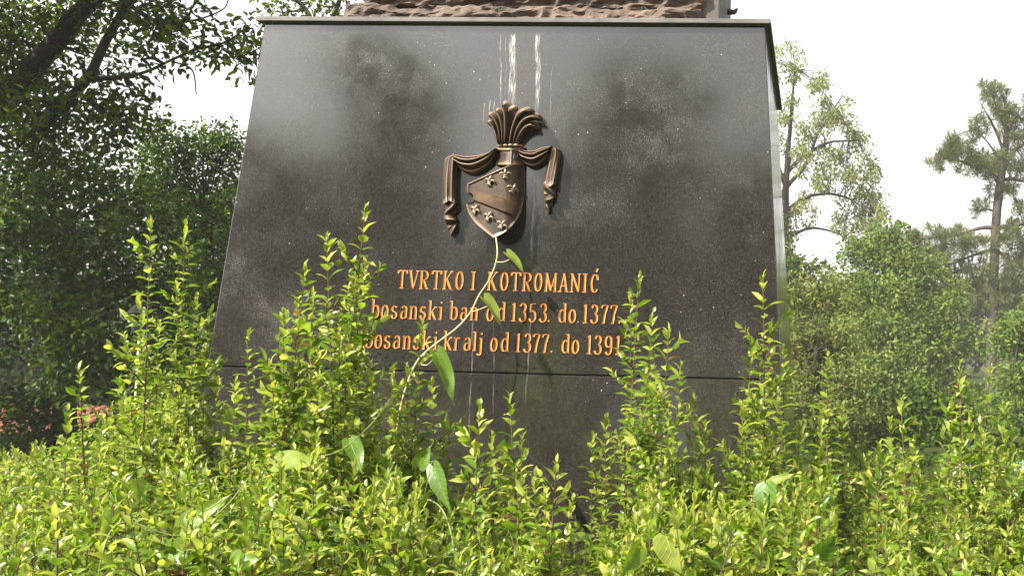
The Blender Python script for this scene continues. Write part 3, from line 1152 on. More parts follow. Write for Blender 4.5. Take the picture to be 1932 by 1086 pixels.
# ------------------------------------------------------------------ trees on the left
tree('broad_tree', 'large dark broadleaf tree with heavy leaning limbs at the upper left', 'tree',
     [(-160, 700, 8.6, .30), (-120, 420, 8.5, .27), (-60, 260, 8.4, .24)],
     [[(-60, 260, 8.4, .13), (45, 150, 8.2, .095), (128, 48, 8.0, .075), (205, -40, 7.8, .06), (300, -190, 7.4, .04)],
      [(60, 260, 8.5, .05), (152, 168, 8.0, .040), (198, 85, 7.8, .034), (240, 8, 7.7, .030), (290, -120, 7.4, .022)],
      [(-60, 260, 8.4, .16), (-120, 60, 7.8, .12), (-200, -250, 7.0, .08), (-160, -600, 6.4, .04)],
      [(240, 8, 7.7, .03), (300, -60, 7.4, .025), (400, -150, 7.0, .014)],
      [(165, 185, 8.2, .030), (210, 225, 8.1, .022), (240, 235, 8.0, .012), (216, 290, 8.0, .006)],
      [(175, 150, 7.95, .024), (262, 140, 7.7, .013), (325, 112, 7.5, .010), (372, 92, 7.4, .010), (425, 80, 7.3, .008), (474, 46, 7.2, .004)],
      [(372, 95, 7.4, .008), (400, 108, 7.3, .007), (455, 106, 7.2, .006), (488, 92, 7.2, .004)],
      [(325, 115, 7.5, .008), (362, 132, 7.45, .006), (370, 178, 7.4, .004)],
      [(240, 8, 7.7, .02), (300, 42, 7.5, .012), (360, 40, 7.4, .007), (418, 20, 7.3, .005), (432, -2, 7.3, .004)]],
     [(-100, 60, 150, 8.0), (20, 30, 85, 8.2), (95, 20, 60, 8.0), (60, 110, 60, 8.5), (10, 200, 85, 8.6), (170, 15, 48, 7.9), (230, -10, 55, 7.7), (150, 110, 26, 8.0, .6), (-20, 120, 90, 9.2), (60, 20, 70, 9.0), (150, 30, 50, 9.0), (30, 180, 60, 7.8), (215, 110, 30, 8.6), (105, 130, 40, 9.0, .7), (290, 100, 26, 7.5, .8), (250, 185, 34, 7.8), (170, 200, 50, 7.9), (90, 200, 50, 7.8),
      (235, 150, 42, 8.0, .8), (265, 60, 44, 7.7, .8), (310, 55, 30, 7.5, .9), (335, 62, 34, 7.4, .9), (372, 78, 26, 7.4, .8), (300, 20, 28, 7.5, .8), (408, 86, 11, 7.3, .4), (350, 8, 22, 7.4, .6), (120, 190, 60, 8.4),
      (250, 215, 50, 8.2), (80, 265, 80, 8.6), (185, 240, 50, 8.4), (482, 82, 7, 7.3, .3), (474, 116, 6, 7.3, .3),
      (-150, -150, 190, 7.2), (60, -160, 140, 7.4), (220, -170, 120, 7.2), (-260, -420, 230, 6.4), (0, -430, 220, 6.6), (200, -420, 180, 6.6), (-150, -700, 240, 6.0), (100, -720, 230, 6.2), (330, -380, 130, 6.9),  # unseen upper crown, added out of view to shade the trees below
      (-380, -100, 200, 7.4), (-420, -450, 240, 6.4), (380, -180, 70, 7.0, .6)],
     OAK_LEAF, BARK, .075, .018, fine=True, per=34, rc=.22, dens=2.2, tint=(.05, .75), droop=.35)

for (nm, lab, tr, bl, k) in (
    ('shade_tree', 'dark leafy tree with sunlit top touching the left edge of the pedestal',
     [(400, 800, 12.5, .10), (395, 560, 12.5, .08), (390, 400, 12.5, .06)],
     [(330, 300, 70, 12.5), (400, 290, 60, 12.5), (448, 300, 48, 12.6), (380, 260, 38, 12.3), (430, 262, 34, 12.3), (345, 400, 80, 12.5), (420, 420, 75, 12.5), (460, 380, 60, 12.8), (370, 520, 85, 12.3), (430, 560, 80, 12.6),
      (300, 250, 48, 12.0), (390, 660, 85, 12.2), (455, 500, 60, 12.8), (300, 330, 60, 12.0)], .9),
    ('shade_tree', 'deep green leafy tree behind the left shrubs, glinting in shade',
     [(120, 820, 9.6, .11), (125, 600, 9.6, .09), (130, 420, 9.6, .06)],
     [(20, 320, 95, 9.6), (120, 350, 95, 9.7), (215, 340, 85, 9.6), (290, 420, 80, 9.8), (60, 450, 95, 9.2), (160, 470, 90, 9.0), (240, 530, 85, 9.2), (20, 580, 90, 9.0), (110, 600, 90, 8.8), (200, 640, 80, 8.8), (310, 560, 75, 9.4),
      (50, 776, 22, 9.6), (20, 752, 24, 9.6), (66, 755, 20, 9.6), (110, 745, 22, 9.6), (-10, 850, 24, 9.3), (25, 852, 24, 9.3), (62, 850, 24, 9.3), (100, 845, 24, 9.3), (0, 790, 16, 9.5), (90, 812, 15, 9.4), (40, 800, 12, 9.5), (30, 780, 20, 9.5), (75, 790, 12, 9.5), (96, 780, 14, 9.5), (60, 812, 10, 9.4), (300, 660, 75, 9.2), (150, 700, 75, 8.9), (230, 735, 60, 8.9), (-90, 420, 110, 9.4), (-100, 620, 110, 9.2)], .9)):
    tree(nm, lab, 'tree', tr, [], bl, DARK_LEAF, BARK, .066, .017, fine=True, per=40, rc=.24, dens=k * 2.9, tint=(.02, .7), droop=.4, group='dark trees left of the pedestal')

tree('garden_tree', 'leafy tree peeping above the cap left of the stone plinth', 'tree',
     [(600, 700, 13, .12), (602, 300, 13, .09), (605, 80, 13, .06)],
     [[(605, 80, 13, .04), (570, 10, 13, .03), (520, -10, 12.8, .012)], [(605, 80, 13, .045), (640, 0, 13, .03), (660, -80, 13, .015)], [(575, 20, 13, .02), (548, 22, 12.9, .012), (528, 24, 12.8, .006)]],
     [(515, -8, 18, 12.9, .7), (545, 2, 20, 12.9, .7), (580, -8, 24, 13, .8), (615, 2, 24, 13, .9), (645, -6, 26, 13), (580, -70, 70, 13), (680, -90, 90, 13), (640, 40, 40, 13.3), (600, 90, 50, 13.4), (670, 140, 60, 13.4), (560, 150, 50, 13.4)],
     OAK_LEAF, BARK, .085, .024, per=24, rc=.26, dens=1.3, tint=(.2, 1.0), fine=True)

# trees beyond, closing the view on the left
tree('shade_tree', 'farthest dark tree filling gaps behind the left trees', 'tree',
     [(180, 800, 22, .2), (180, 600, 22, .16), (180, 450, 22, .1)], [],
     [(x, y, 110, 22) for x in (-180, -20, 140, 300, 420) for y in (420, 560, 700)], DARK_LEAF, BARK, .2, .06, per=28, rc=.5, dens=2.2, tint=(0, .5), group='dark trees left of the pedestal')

# ------------------------------------------------------------------ trees on the right
rt = np.random.default_rng(3)
bl = []
for i in range(165):
    a = rt.uniform(0, 1)
    x = 1462 + 205 * (rt.random() ** .72)
    ytop = 75 + 260 * max(0, (x - 1500) / 165) ** 1.6
    y = rt.uniform(ytop, 470)
    if y > 330 and x < 1600 and rt.random() < .55:
        continue
    bl.append((x, y, rt.uniform(7, 14), 38 + rt.uniform(-2.5, 2.5), .9))
for i in range(60):
    bl.append((rt.uniform(1300, 1470), rt.uniform(90, 430), rt.uniform(10, 18), 38 + rt.uniform(-3, 3), .9))
for i in range(26):
    bl.append((1478 + rt.normal(0, 14), rt.uniform(380, 560), rt.uniform(8, 15), 38, .9))
tree('feathery_tree', 'tall pale feathery tree rising beside the right edge of the pedestal', 'tree',
     [(1484, 800, 38, .24), (1482, 520, 38, .20), (1480, 420, 38, .17), (1484, 330, 38, .12), (1492, 220, 38, .07), (1500, 130, 38, .03)],
     [[(1481, 330, 38, .10), (1510, 300, 38, .07), (1560, 270, 38, .05), (1620, 265, 38, .02)], [(1480, 360, 38, .09), (1520, 310, 38, .07), (1545, 250, 38, .05), (1590, 180, 38, .02)],
      [(1480, 400, 38, .09), (1530, 370, 38, .06), (1590, 370, 38, .04), (1640, 400, 38, .02)], [(1482, 450, 38, .08), (1530, 430, 38, .05), (1580, 440, 38, .03), (1600, 460, 38, .02)],
      [(1482, 350, 38, .09), (1440, 250, 38, .06), (1380, 180, 38, .03)]],
     bl, LOCUST_LEAF, BARK, .19, .034, per=20, rc=.26, dens=.95, droop=.75, tint=(.1, .9), flat=.4)

tree('leafy_tree', 'rounded fresh green tree between the pedestal and the pine', 'tree',
     [(1690, 850, 27, .16), (1690, 650, 27, .12), (1690, 540, 27, .07)], [],
     [(1640, 490, 48, 27), (1690, 480, 50, 27), (1740, 500, 48, 27), (1620, 550, 55, 26.6), (1700, 560, 65, 26.4), (1770, 570, 55, 26.8), (1640, 640, 70, 26), (1730, 650, 70, 26), (1800, 640, 55, 26.5), (1690, 740, 75, 25.6),
      (1770, 740, 65, 25.8), (1620, 730, 60, 25.8), (1660, 450, 26, 27), (1700, 440, 20, 27), (1612, 470, 24, 27)],
     BUSH_LEAF, BARK, .13, .034, per=52, rc=.36, dens=2.2, tint=(.1, .85))

tree('olive_bush', 'dull olive green bush close behind the right edge of the pedestal', 'bush',
     [(1540, 860, 16, .06), (1540, 740, 16, .05), (1540, 660, 16, .03)], [],
     [(1510, 560, 40, 17), (1560, 560, 42, 17), (1500, 640, 50, 16.5), (1570, 640, 55, 16.5), (1530, 720, 55, 16), (1600, 720, 50, 16), (1500, 790, 50, 15.6), (1570, 800, 55, 15.6), (1480, 700, 40, 16.5), (1440, 650, 60, 17.5), (1620, 800, 45, 16)],
     OLIVE_LEAF, BARK, .10, .022, per=42, rc=.24, dens=2.0, tint=(.05, .8))

tree('dark_spreading_tree', 'dark tree with a low spreading branch behind the pedestal edge', 'tree',
     [(1470, 850, 30, .2), (1468, 640, 30, .18), (1470, 540, 30, .12)],
     [[(1468, 540, 30, .09), (1510, 520, 30, .06), (1545, 540, 30, .04), (1570, 570, 30, .02)]],
     [(1500, 500, 22, 30), (1530, 505, 20, 30), (1560, 515, 16, 30), (1490, 540, 34, 30), (1540, 560, 40, 30), (1500, 600, 45, 30), (1575, 580, 35, 30), (1430, 520, 60, 31), (1420, 600, 70, 31), (1585, 620, 50, 29.5)],
     OAK_LEAF, BARK, .2, .065, per=22, rc=.34, dens=1.6, tint=(.1, .8))

tree('leafy_bush', 'mid green bush at the right edge below the pine', 'bush',
     [(1920, 880, 19, .06), (1920, 760, 19, .05), (1915, 680, 19, .03)], [],
     [(1910, 640, 50, 19.5), (1960, 620, 60, 19.5), (1930, 720, 60, 19), (1900, 790, 55, 18.6), (1850, 810, 50, 18.4), (1960, 790, 60, 18.6), (2040, 700, 90, 19), (1830, 760, 40, 19.5)],
     BUSH_LEAF, BARK, .10, .028, per=42, rc=.26, dens=2.0, tint=(.0, .6))

tree('shaded_bush', 'low dark bush in the shade under the green tree', 'bush',
     [(1760, 880, 17, .05), (1760, 800, 17, .04), (1760, 740, 17, .03)], [],
     [(1740, 770, 50, 17.2), (1800, 780, 48, 17.2), (1700, 810, 50, 17), (1770, 840, 50, 16.6), (1650, 830, 50, 16.6), (1830, 850, 45, 16.4), (1580, 850, 50, 16), (1890, 860, 50, 16.4), (1500, 860, 50, 15.5), (1640, 880, 40, 14), (1720, 885, 40, 14), (1800, 885, 40, 14), (1880, 885, 40, 14), (1560, 880, 40, 14), (1950, 880, 45, 14)],
     DARK_LEAF, BARK, .12, .036, per=26, rc=.24, dens=2.0, tint=(.1, .9))

# distant tree belt closing the horizon on the right
tree('distant_tree', 'hazy distant tree behind the green tree and the pine', 'tree',
     [(1800, 800, 55, .3), (1800, 600, 55, .25), (1800, 540, 55, .15)], [],
     [(x, y, 55, 55) for x in (1440, 1530, 1610, 1700, 1790, 1880, 1970, 2060) for y in (570, 650)] + [(1850, 560, 40, 55), (1910, 550, 40, 55)],
     OLIVE_LEAF, BARK, .5, .16, per=26, rc=.9, dens=2.6, tint=(0, .6))


def pine():
    Y = 36.0
    k = Y / FPX
    base = at(1869, 860, Y)
    base[2] = 0
    root = empty('pine_tree', base, 'tall scots-type pine with bare trunk and layered needle clumps', 'tree')
    root['label'] = 'tall pine with bare slender trunk and layered needle clumps'
    b = MB()
    C = curve([at(1867, 900, Y) * np.array([1, 1, 0]), at(1868, 800, Y), at(1872, 640, Y), at(1876, 480, Y), at(1882, 400, Y), at(1890, 330, Y), at(1900, 260, Y), at(1898, 200, Y), at(1882, 160, Y)], 40)
    R = np.interp(np.linspace(0, 1, 40), [0, .3, .6, .75, .9, 1], [.22, .18, .15, .11, .06, .02])
    for i in range(40):
        C[i] += .04 * np.array(mnoise.noise_vector(Vector(C[i] * .7)))
    b.tube(C, R, 10)
    b.build('trunk', PINEBARK, root, smooth=True, off=base)
    lb = MB()
    paths = [
        [(1886, 350, .09), (1868, 320, .07), (1840, 315, .05), (1800, 300, .04), (1762, 300, .02)],
        [(1890, 330, .08), (1900, 300, .06), (1920, 280, .05), (1950, 260, .03)],
        [(1884, 340, .07), (1910, 338, .06), (1945, 345, .04)],
        [(1895, 290, .06), (1880, 250, .05), (1862, 215, .03), (1850, 195, .02)],
        [(1898, 250, .05), (1880, 200, .04), (1868, 165, .02)],
        [(1898, 260, .05), (1915, 225, .04), (1925, 200, .02)],
        [(1890, 305, .05), (1858, 262, .03), (1836, 245, .02)],
        [(1878, 430, .09), (1850, 430, .07), (1800, 445, .05), (1740, 450, .04), (1680, 465, .02)],
        [(1878, 432, .09), (1910, 424, .07), (1960, 420, .05)],
        [(1877, 470, .07), (1840, 480, .05), (1790, 500, .03)],
        [(1877, 470, .07), (1920, 500, .05), (1960, 520, .03)],
        [(1880, 400, .04), (1862, 395, .03), (1845, 400, .02)],
        [(1880, 430, .03), (1895, 455, .025), (1910, 470, .02)],
    ]
    pts = []
    for p in paths:
        P = np.array([at(x, y, Y + rt.uniform(-1.2, 1.2) * (i / len(p))) for i, (x, y, r) in enumerate(p)])
        C = curve(P, 12)
        one = MB()
        one.tube(C, np.interp(np.linspace(0, 1, 12), np.linspace(0, 1, len(p)), [q[2] for q in p]), 6)
        one.build('limb', PINEBARK, root, smooth=True, off=base)
        pts.append(C)
    # needle tufts: (px, py, rx, ry, count)
    zones = [(1772, 300, 22, 18, 26), (1800, 280, 24, 24, 30), (1830, 305, 30, 26, 40), (1862, 318, 26, 22, 30), (1890, 310, 30, 26, 34), (1920, 290, 30, 40, 44), (1900, 230, 28, 34, 40), (1880, 190, 22, 26, 24), (1862, 175, 14, 18, 12),
             (1930, 225, 24, 36, 30), (1850, 240, 20, 20, 16), (1842, 258, 14, 14, 8), (1945, 330, 26, 30, 24), (1905, 348, 20, 16, 14), (1855, 388, 18, 12, 8), (1846, 400, 12, 10, 5), (1872, 360, 14, 14, 6), (1898, 365, 12, 10, 6),
             (1925, 395, 16, 16, 10), (1650, 470, 26, 20, 22), (1700, 455, 36, 22, 40), (1750, 455, 38, 26, 44), (1800, 450, 36, 24, 40), (1840, 460, 30, 24, 26), (1910, 455, 34, 34, 40), (1950, 450, 36, 40, 40), (1720, 490, 44, 26, 40),
             (1790, 495, 44, 30, 46), (1850, 520, 30, 34, 34), (1910, 515, 40, 36, 50), (1960, 500, 36, 40, 34), (1830, 555, 30, 24, 18), (1900, 560, 36, 22, 22)]
    allp = np.vstack(pts)
    lf = Leafage()
    for (x, y, rx, ry, cnt) in zones:
        for _ in range(int(cnt * 1.0)):
            a = rt.uniform(0, 2 * math.pi)
            q = rt.random() ** .5
            c = at(x + rx * q * math.cos(a), y + ry * q * math.sin(a), Y + rt.uniform(-1, 1) * rx * k * 1.2)
            j = np.argmin(np.linalg.norm(allp - c, axis=1))
            ax = unit(c - allp[j] + np.array([0, 0, .25]) + rt.normal(0, .12, 3))
            if np.linalg.norm(c - allp[j]) > .12 and rt.random() < .35:
                lb.tube(curve([allp[j], (allp[j] + c) / 2 + rt.normal(0, .05, 3), c], 5), np.linspace(.025, .012, 5), 4, cap=False)
            n = 34
            d = unit(ax[None] * .75 + rng.normal(size=(n, 3)) * .62)
            P = c + ax * rng.uniform(-.12, .12, n)[:, None]
            lf.add(leaves(P, d, rng.normal(size=(n, 3)), rng.uniform(.22, .38, n), .0075, np.clip(rng.normal(rt.uniform(.2, .7), .15, n), 0, 1), 0, .1))
            if rt.random() < .18:              # upright new candle
                n = 8
                lf.add(leaves(np.repeat((c + [0, 0, .05])[None], n, 0), np.array([0, 0, 1]) + rng.normal(0, .12, (n, 3)), rng.normal(size=(n, 3)), .30, .02, np.full(n, .35), 0, .0))
    lb.build('twigs', PINEBARK, root, smooth=True, off=base, kind='stuff')
    lf.build('crown', NEEDLE, root, off=base)


pine()

# ------------------------------------------------------------------ trees behind the photographer, mirrored in the polished stone
for i, (x, y, h, w, lab) in enumerate((
        (-17.2, -22, 12.6, 2.6, 'tree behind the viewer, leftmost of those mirrored in the stone'), (-13.0, -21, 15.6, 2.0, 'rounded tree behind the viewer mirrored left of the coat of arms'),
        (-9.6, -23, 10.2, 1.9, 'shorter tree behind the viewer mirrored behind the coat of arms'), (-5.6, -21, 16.2, 2.0, 'tall tree behind the viewer mirrored right of the coat of arms'),
        (-1.4, -22, 12.0, 2.0, 'tree behind the viewer mirrored near the right edge of the stone'), (2.6, -21, 13.0, 2.6, 'tree behind the viewer beyond the right edge of the stone'))):
    root = empty('park_tree', (x, y, 0), lab, 'tree', 'trees behind the viewer')
    b = MB()
    b.tube(curve([(0, 0, -.1), (.1, .1, h * .3), (-.1, 0, h * .6), (0, 0, h * .85)], 10), np.linspace(.28, .06, 10), 8)
    b.build('trunk', BARK, root, smooth=True)
    lf = Leafage()
    for _ in range(44):
        t = rt.random()
        c = np.array([rt.normal(0, .55 * w), rt.normal(0, .55 * w), h * (.22 + .66 * t)])
        c[:2] *= (1.15 - .75 * t)
        clumps(lf, c, w * .38, 16, 16, .5, .18, .55, .3, (.1, .7))
    lf.build('crown', OAK_LEAF, root)


# ------------------------------------------------------------------ hedge shrubs in the foreground
def shoot(lf, st, tip, base, leafy=.6, node=.022, L=.033, W=.0062, twig=1.0, young=.25, bend=.03, rad=.0035, start_leaf=None, big=None):
    """one upright shoot from base to tip: leaves in pairs along it and on short side twigs"""
    base, tip = np.asarray(base, float), np.asarray(tip, float)
    h = np.linalg.norm(tip - base)
    mid = base * .45 + tip * .55 + rng.normal(0, bend, 3) * np.array([1, 1, .3])
    C = curve([base, mid, tip], 16)
    st.tube(C, np.linspace(rad, rad * .25, 16), 5, cap=False)
    seg = np.linalg.norm(np.diff(C, axis=0), axis=1)
    cum = np.concatenate([[0], np.cumsum(seg)])
    tot = cum[-1]

    def pos(s):
        return np.array([np.interp(s, cum, C[:, k]) for k in range(3)])

    s = tot
    ph = rng.uniform(0, 6.28)
    Ps, Ds, Ns, Ls, Ws, Ts = [], [], [], [], [], []

    def pair(p, ax, t_age, scale, ph):
        """t_age 0 at the growing tip"""
        a = unit(np.cross(ax, [.3, .5, .2]))
        b2 = np.cross(ax, a)
        for q in (0, math.pi):
            out = a * math.cos(ph + q) + b2 * math.sin(ph + q)
            up = .95 - .55 * min(1, t_age * 2.2)
            d = unit(out * (.35 + .65 * min(1, t_age * 2.5)) + ax * up + rng.normal(0, .18, 3) + np.array([0, 0, -.12 * min(1, t_age * 3)]))
            Ps.append(p)
            Ds.append(d)
            Ns.append(unit(ax * 1.0 - out * .3 + rng.normal(0, .28, 3)))
            Ls.append(L * scale * rng.uniform(.55, 1.35))
            Ws.append(W * scale * rng.uniform(.8, 1.3))
            Ts.append(np.clip(young * (1 - min(1, t_age * 3)) + rng.normal(.50, .24), 0, 1))

    i = 0
    ln = leafy * min(tot, 1.0) if start_leaf is None else start_leaf
    while s > tot - ln and s > 0:
        d = tot - s
        p = pos(s)
        ax = unit(pos(min(tot, s + .03)) - pos(max(0, s - .03)))
        age = d / .30
        ph += 1.57 + rng.normal(0, .3)
        sc = (.55 + .55 * min(1, d / .08)) * (1.25 if (big and rng.random() < big) else 1)
        pair(p, ax, age, sc, ph)
        if d > .06 and rng.random() < .56 * twig:
            l2 = rng.uniform(.02, .120) * min(1.3, .25 + d / .4)
            a = unit(np.cross(ax, [.3, .5, .2]))
            b2 = np.cross(ax, a)
            an = ph + 1.57 + rng.normal(0, .5)
            dr = unit((a * math.cos(an) + b2 * math.sin(an)) * .85 + ax * .75)
            e = p + dr * l2 + np.array([0, 0, .15 * l2])
            st.tube([p, (p + e) / 2 + rng.normal(0, .004, 3), e], [rad * .5, rad * .4, rad * .2], 4, cap=False)
            k = l2
            while k > .008:
                pp = p + (e - p) * (k / l2)
                pair(pp, dr, (l2 - k) / .2 + .05, rng.uniform(.6, .95), rng.uniform(0, 6.28))
                k -= node * .62
        s -= node * (.55 if d < .03 else 1.0) * rng.uniform(.8, 1.2)
        i += 1
    Ps, Ds, Ns = np.array(Ps), np.array(Ds), np.array(Ns)
    lf.add(leaves(Ps, Ds, Ns, np.array(Ls), np.array(Ws), np.array(Ts), .35, .12, fine=True))


GROUP = 'leafy shrubs growing in front of the monument'
# main tip, further tips (px, py), distance, label
SHRUBS = [
    ([(150, 697), (128, 775), (196, 790), (165, 830)], 2.7, 'slim leafy shoot on a dark stem, leftmost above the hedge', .45),
    ([(285, 420), (262, 560), (238, 640), (300, 610), (225, 720), (275, 700), (255, 780)], 2.9, 'tall leafy shrub left of the pedestal, leftmost of two twin tips', .9),
    ([(350, 428), (370, 560), (398, 590), (335, 540), (385, 660), (362, 700), (330, 720), (410, 720)], 3.1, 'tall leafy shrub beside the pedestal edge, right of two twin tips', .9),
    ([(468, 628), (445, 720), (500, 745), (520, 720)], 3.0, 'short thin shrub sprig before the lower left of the granite', .5),
    ([(617, 448), (575, 512), (535, 590), (560, 570), (590, 560), (510, 690), (640, 640), (560, 690), (600, 660)], 2.6, 'bushy shrub with two tips standing left of the inscription', .9),
    ([(690, 393), (662, 520), (672, 560), (655, 620), (690, 500), (640, 600), (680, 640), (700, 690)], 2.7, 'tallest shrub, its tip nearly level with the shield', .9),
    ([(797, 614), (768, 690), (742, 712), (815, 720), (785, 745), (840, 790), (760, 770)], 2.9, 'leafy shrub overlapping the third line of the inscription', .8),
    ([(962, 752), (905, 768), (985, 830), (930, 820), (950, 850), (895, 850)], 2.4, 'small shrub below the inscription with pale upright tip', .8),
    ([(1050, 872), (1010, 900), (1080, 945), (1030, 930), (985, 905)], 2.2, 'low reddish tipped shrub left of the dark gap in the hedge', .8),
    ([(1206, 523), (1188, 566), (1232, 590), (1228, 655), (1262, 622), (1285, 690), (1218, 705), (1235, 700), (1310, 752), (1142, 790), (1118, 822), (1170, 850), (1260, 780), (1215, 790), (1330, 800)], 2.9, 'broad cone shaped shrub right of the inscription', .75),
    ([(1440, 527), (1418, 648), (1455, 610), (1478, 655), (1445, 705), (1400, 765), (1425, 770), (1470, 740)], 3.0, 'tall sparse shrub covering the right corner of the pedestal', .75),
    ([(1562, 672), (1535, 770), (1590, 770), (1550, 800), (1510, 800)], 2.9, 'single upright shrub just right of the pedestal', .7),
    ([(1700, 757), (1680, 800), (1725, 830), (1660, 840)], 2.7, 'short shrub tip before the fresh green tree', .7),
    ([(1812, 690), (1796, 760), (1830, 790), (1780, 810), (1815, 830)], 2.8, 'upright leafy shrub left of the pine trunk', .75),
    ([(1868, 700), (1895, 765), (1850, 800), (1910, 810), (1875, 830)], 2.9, 'upright leafy shrub overlapping the foot of the pine trunk', .75),
    ([(108, 975), (30, 990), (70, 1010)], 1.8, 'near reddish tipped shoot in the lower left corner', .7),
    ([(1312, 925), (1340, 960), (1290, 985)], 2.0, 'near shoot with pinkish tip below the cone shaped shrub', .8),
]
GREEN_TIPS = {}
for tips, Y, lab, tw in SHRUBS:
    x_, y_ = tips[0]
    root_xy = at(x_ + rng.uniform(-10, 30), 900, Y)
    base = np.array([root_xy[0], Y, 0.0])
    sh = empty('leafy_shrub', base, lab, 'shrub', GROUP)
    lf, st = Leafage(), MB()
    red = 'reddish' in lab or 'pinkish' in lab
    for i, (px, py) in enumerate(tips):
        yy = Y + (0 if i == 0 else rng.uniform(-.18, .22))
        tip = at(px, py, yy)
        bx = base + np.array([(tip[0] - base[0]) * (.55 if i else .7) + rng.normal(0, .03), yy - Y, 0])
        bx[2] = 0.0
        shoot(lf, st, tip, bx, twig=tw if i else tw * .75, start_leaf=min(tip[2] * .85, (.75 if i == 0 else .55)), rad=.0055 if i == 0 else .0032, L=.039, W=.0078, node=.024, young=.42 if red else .25, big=.22)
    lf.build('foliage', HEDGE_LEAF, sh, off=base)
    st.build('stems', TWIG, sh, smooth=True, off=base, kind='stuff')

# the closed mass of the hedge
ENV = np.array([(-200, 870), (0, 848), (70, 835), (150, 815), (220, 760), (300, 700), (380, 770), (430, 835), (480, 790), (540, 730), (640, 740), (720, 750), (800, 815), (860, 875), (900, 905), (960, 905), (1020, 945), (1060, 980),
                (1090, 1010), (1125, 1010), (1150, 900), (1200, 850), (1260, 800), (1330, 850), (1400, 825), (1450, 800), (1520, 815), (1600, 835), (1700, 850), (1760, 850), (1830, 845), (1932, 850), (2100, 850)])


def hedge():
    lf, st = Leafage(), MB()
    n = 0
    for i in range(1000):
        px = rng.uniform(-220, 2130)
        side = px < 350 or px > 1530
        Y = 1.75 + (rng.random() ** .8) * (4.2 if side else 1.55)
        far = (Y - 1.75) / 1.55
        env = np.interp(px, ENV[:, 0], ENV[:, 1])
        py = env + max(0, 1 - far) * 150 + rng.random() ** 1.5 * 130 + rng.normal(0, 8)
        if far > 1:
            py = env - 4 * (far - 1) + rng.random() * 55
        if 1070 < px < 1140:
            py = max(py, 1015)
        tip = at(px, py, Y)
        b = np.array([tip[0] + rng.normal(0, .07), Y + rng.normal(0, .05), 0.0])
        shoot(lf, st, tip, b, twig=1.0, start_leaf=rng.uniform(.35, .5) + .25 * max(0, 1 - far), L=.037 if not (side and far > 1) else .034, W=.0076, node=.024, young=rng.uniform(.0, .4), rad=.0034, bend=.05)
        n += 1
    o = lf.build('hedge', HEDGE_LEAF)
    tag(o, 'dense sunlit yellow green hedge across the whole foreground', 'hedge', kind='stuff')
    st.build('stems', TWIG, o, smooth=True, kind='stuff')


hedge()


# ------------------------------------------------------------------ bindweed
def heart(L, W, fold, droop, wav=0.0):
    """heart shaped blade lying along +x from its notch, normal +z"""
    nx = 9
    mb = MB()
    t = np.linspace(0, 1, nx)
    wd = W * np.array([.34, .86, 1.0, .93, .78, .58, .37, .16, .0])
    back = np.array([-.10, -.13, -.05, 0, 0, 0, 0, 0, 0]) * L
    G = np.zeros((5, nx, 3))
    for j, s in enumerate((-1, -.5, 0, .5, 1)):
        for i in range(nx):
            x = L * t[i] + back[i] * abs(s) * (1.2 if abs(s) == 1 else .9)
            y = wd[i] * s
            z = abs(y) * fold - droop * L * t[i] ** 2 + wav * L * math.sin(t[i] * 9 + s * 2) * abs(s)
            G[j, i] = (x, y, z)
    mb.grid(G[:, ::-1])
    return mb


def put_leaf(root, off, a, b, Ya, Yb, w, roll, fold=.35, droop=.15, tint=.5, mat=None):
    """leaf from pixel a (stalk end) to pixel b (tip)"""
    p, q = at(a[0], a[1], Ya), at(b[0], b[1], Yb)
    d = q - p
    L = float(np.linalg.norm(d))
    x = unit(d)
    view = unit(EYE - p)
    z = unit(view - x * (view @ x))
    y = np.cross(z, x)
    r = math.radians(roll)
    z, y = z * math.cos(r) + y * math.sin(r), y * math.cos(r) - z * math.sin(r)
    m = heart(L, w * Ya / FPX, fold, droop, .03)
    o = m.build('leaf', mat or VINE_LEAF, root, smooth=True)
    n = len(o.data.vertices)
    at_ = o.data.attributes.new('tint', 'FLOAT', 'POINT')
    at_.data.foreach_set('value', np.full(n, tint, dtype=np.float32))
    p = p - off
    o.matrix_local = Matrix(((x[0], y[0], z[0], p[0]), (x[1], y[1], z[1], p[1]), (x[2], y[2], z[2], p[2]), (0, 0, 0, 1)))
    return o


def vine(label, stem, petioles, lvs, r=.0031, VINESTEM=GREENSTEM):
    P = np.array([at(a, b, c + (0 if r > .003 else .10)) for a, b, c in stem])
    base = P[-1].copy()
    root = empty('bindweed_vine', base, label, 'vine', 'bindweed climbing through the hedge')
    b = MB()
    C = curve(P, 10 * len(P))
    b.tube(C, np.linspace(r * .8, r * 1.1, len(C)), 7)
    b.build('stem', VINESTEM, root, smooth=True, off=base)
    for pt in petioles:
        b = MB()
        b.tube(curve([at(*s) for s in pt], 8), r * .5, 6)
        b.build('leaf_stalk', VINESTEM, root, smooth=True, off=base)
    for lv in lvs:
        put_leaf(root, base, *lv)


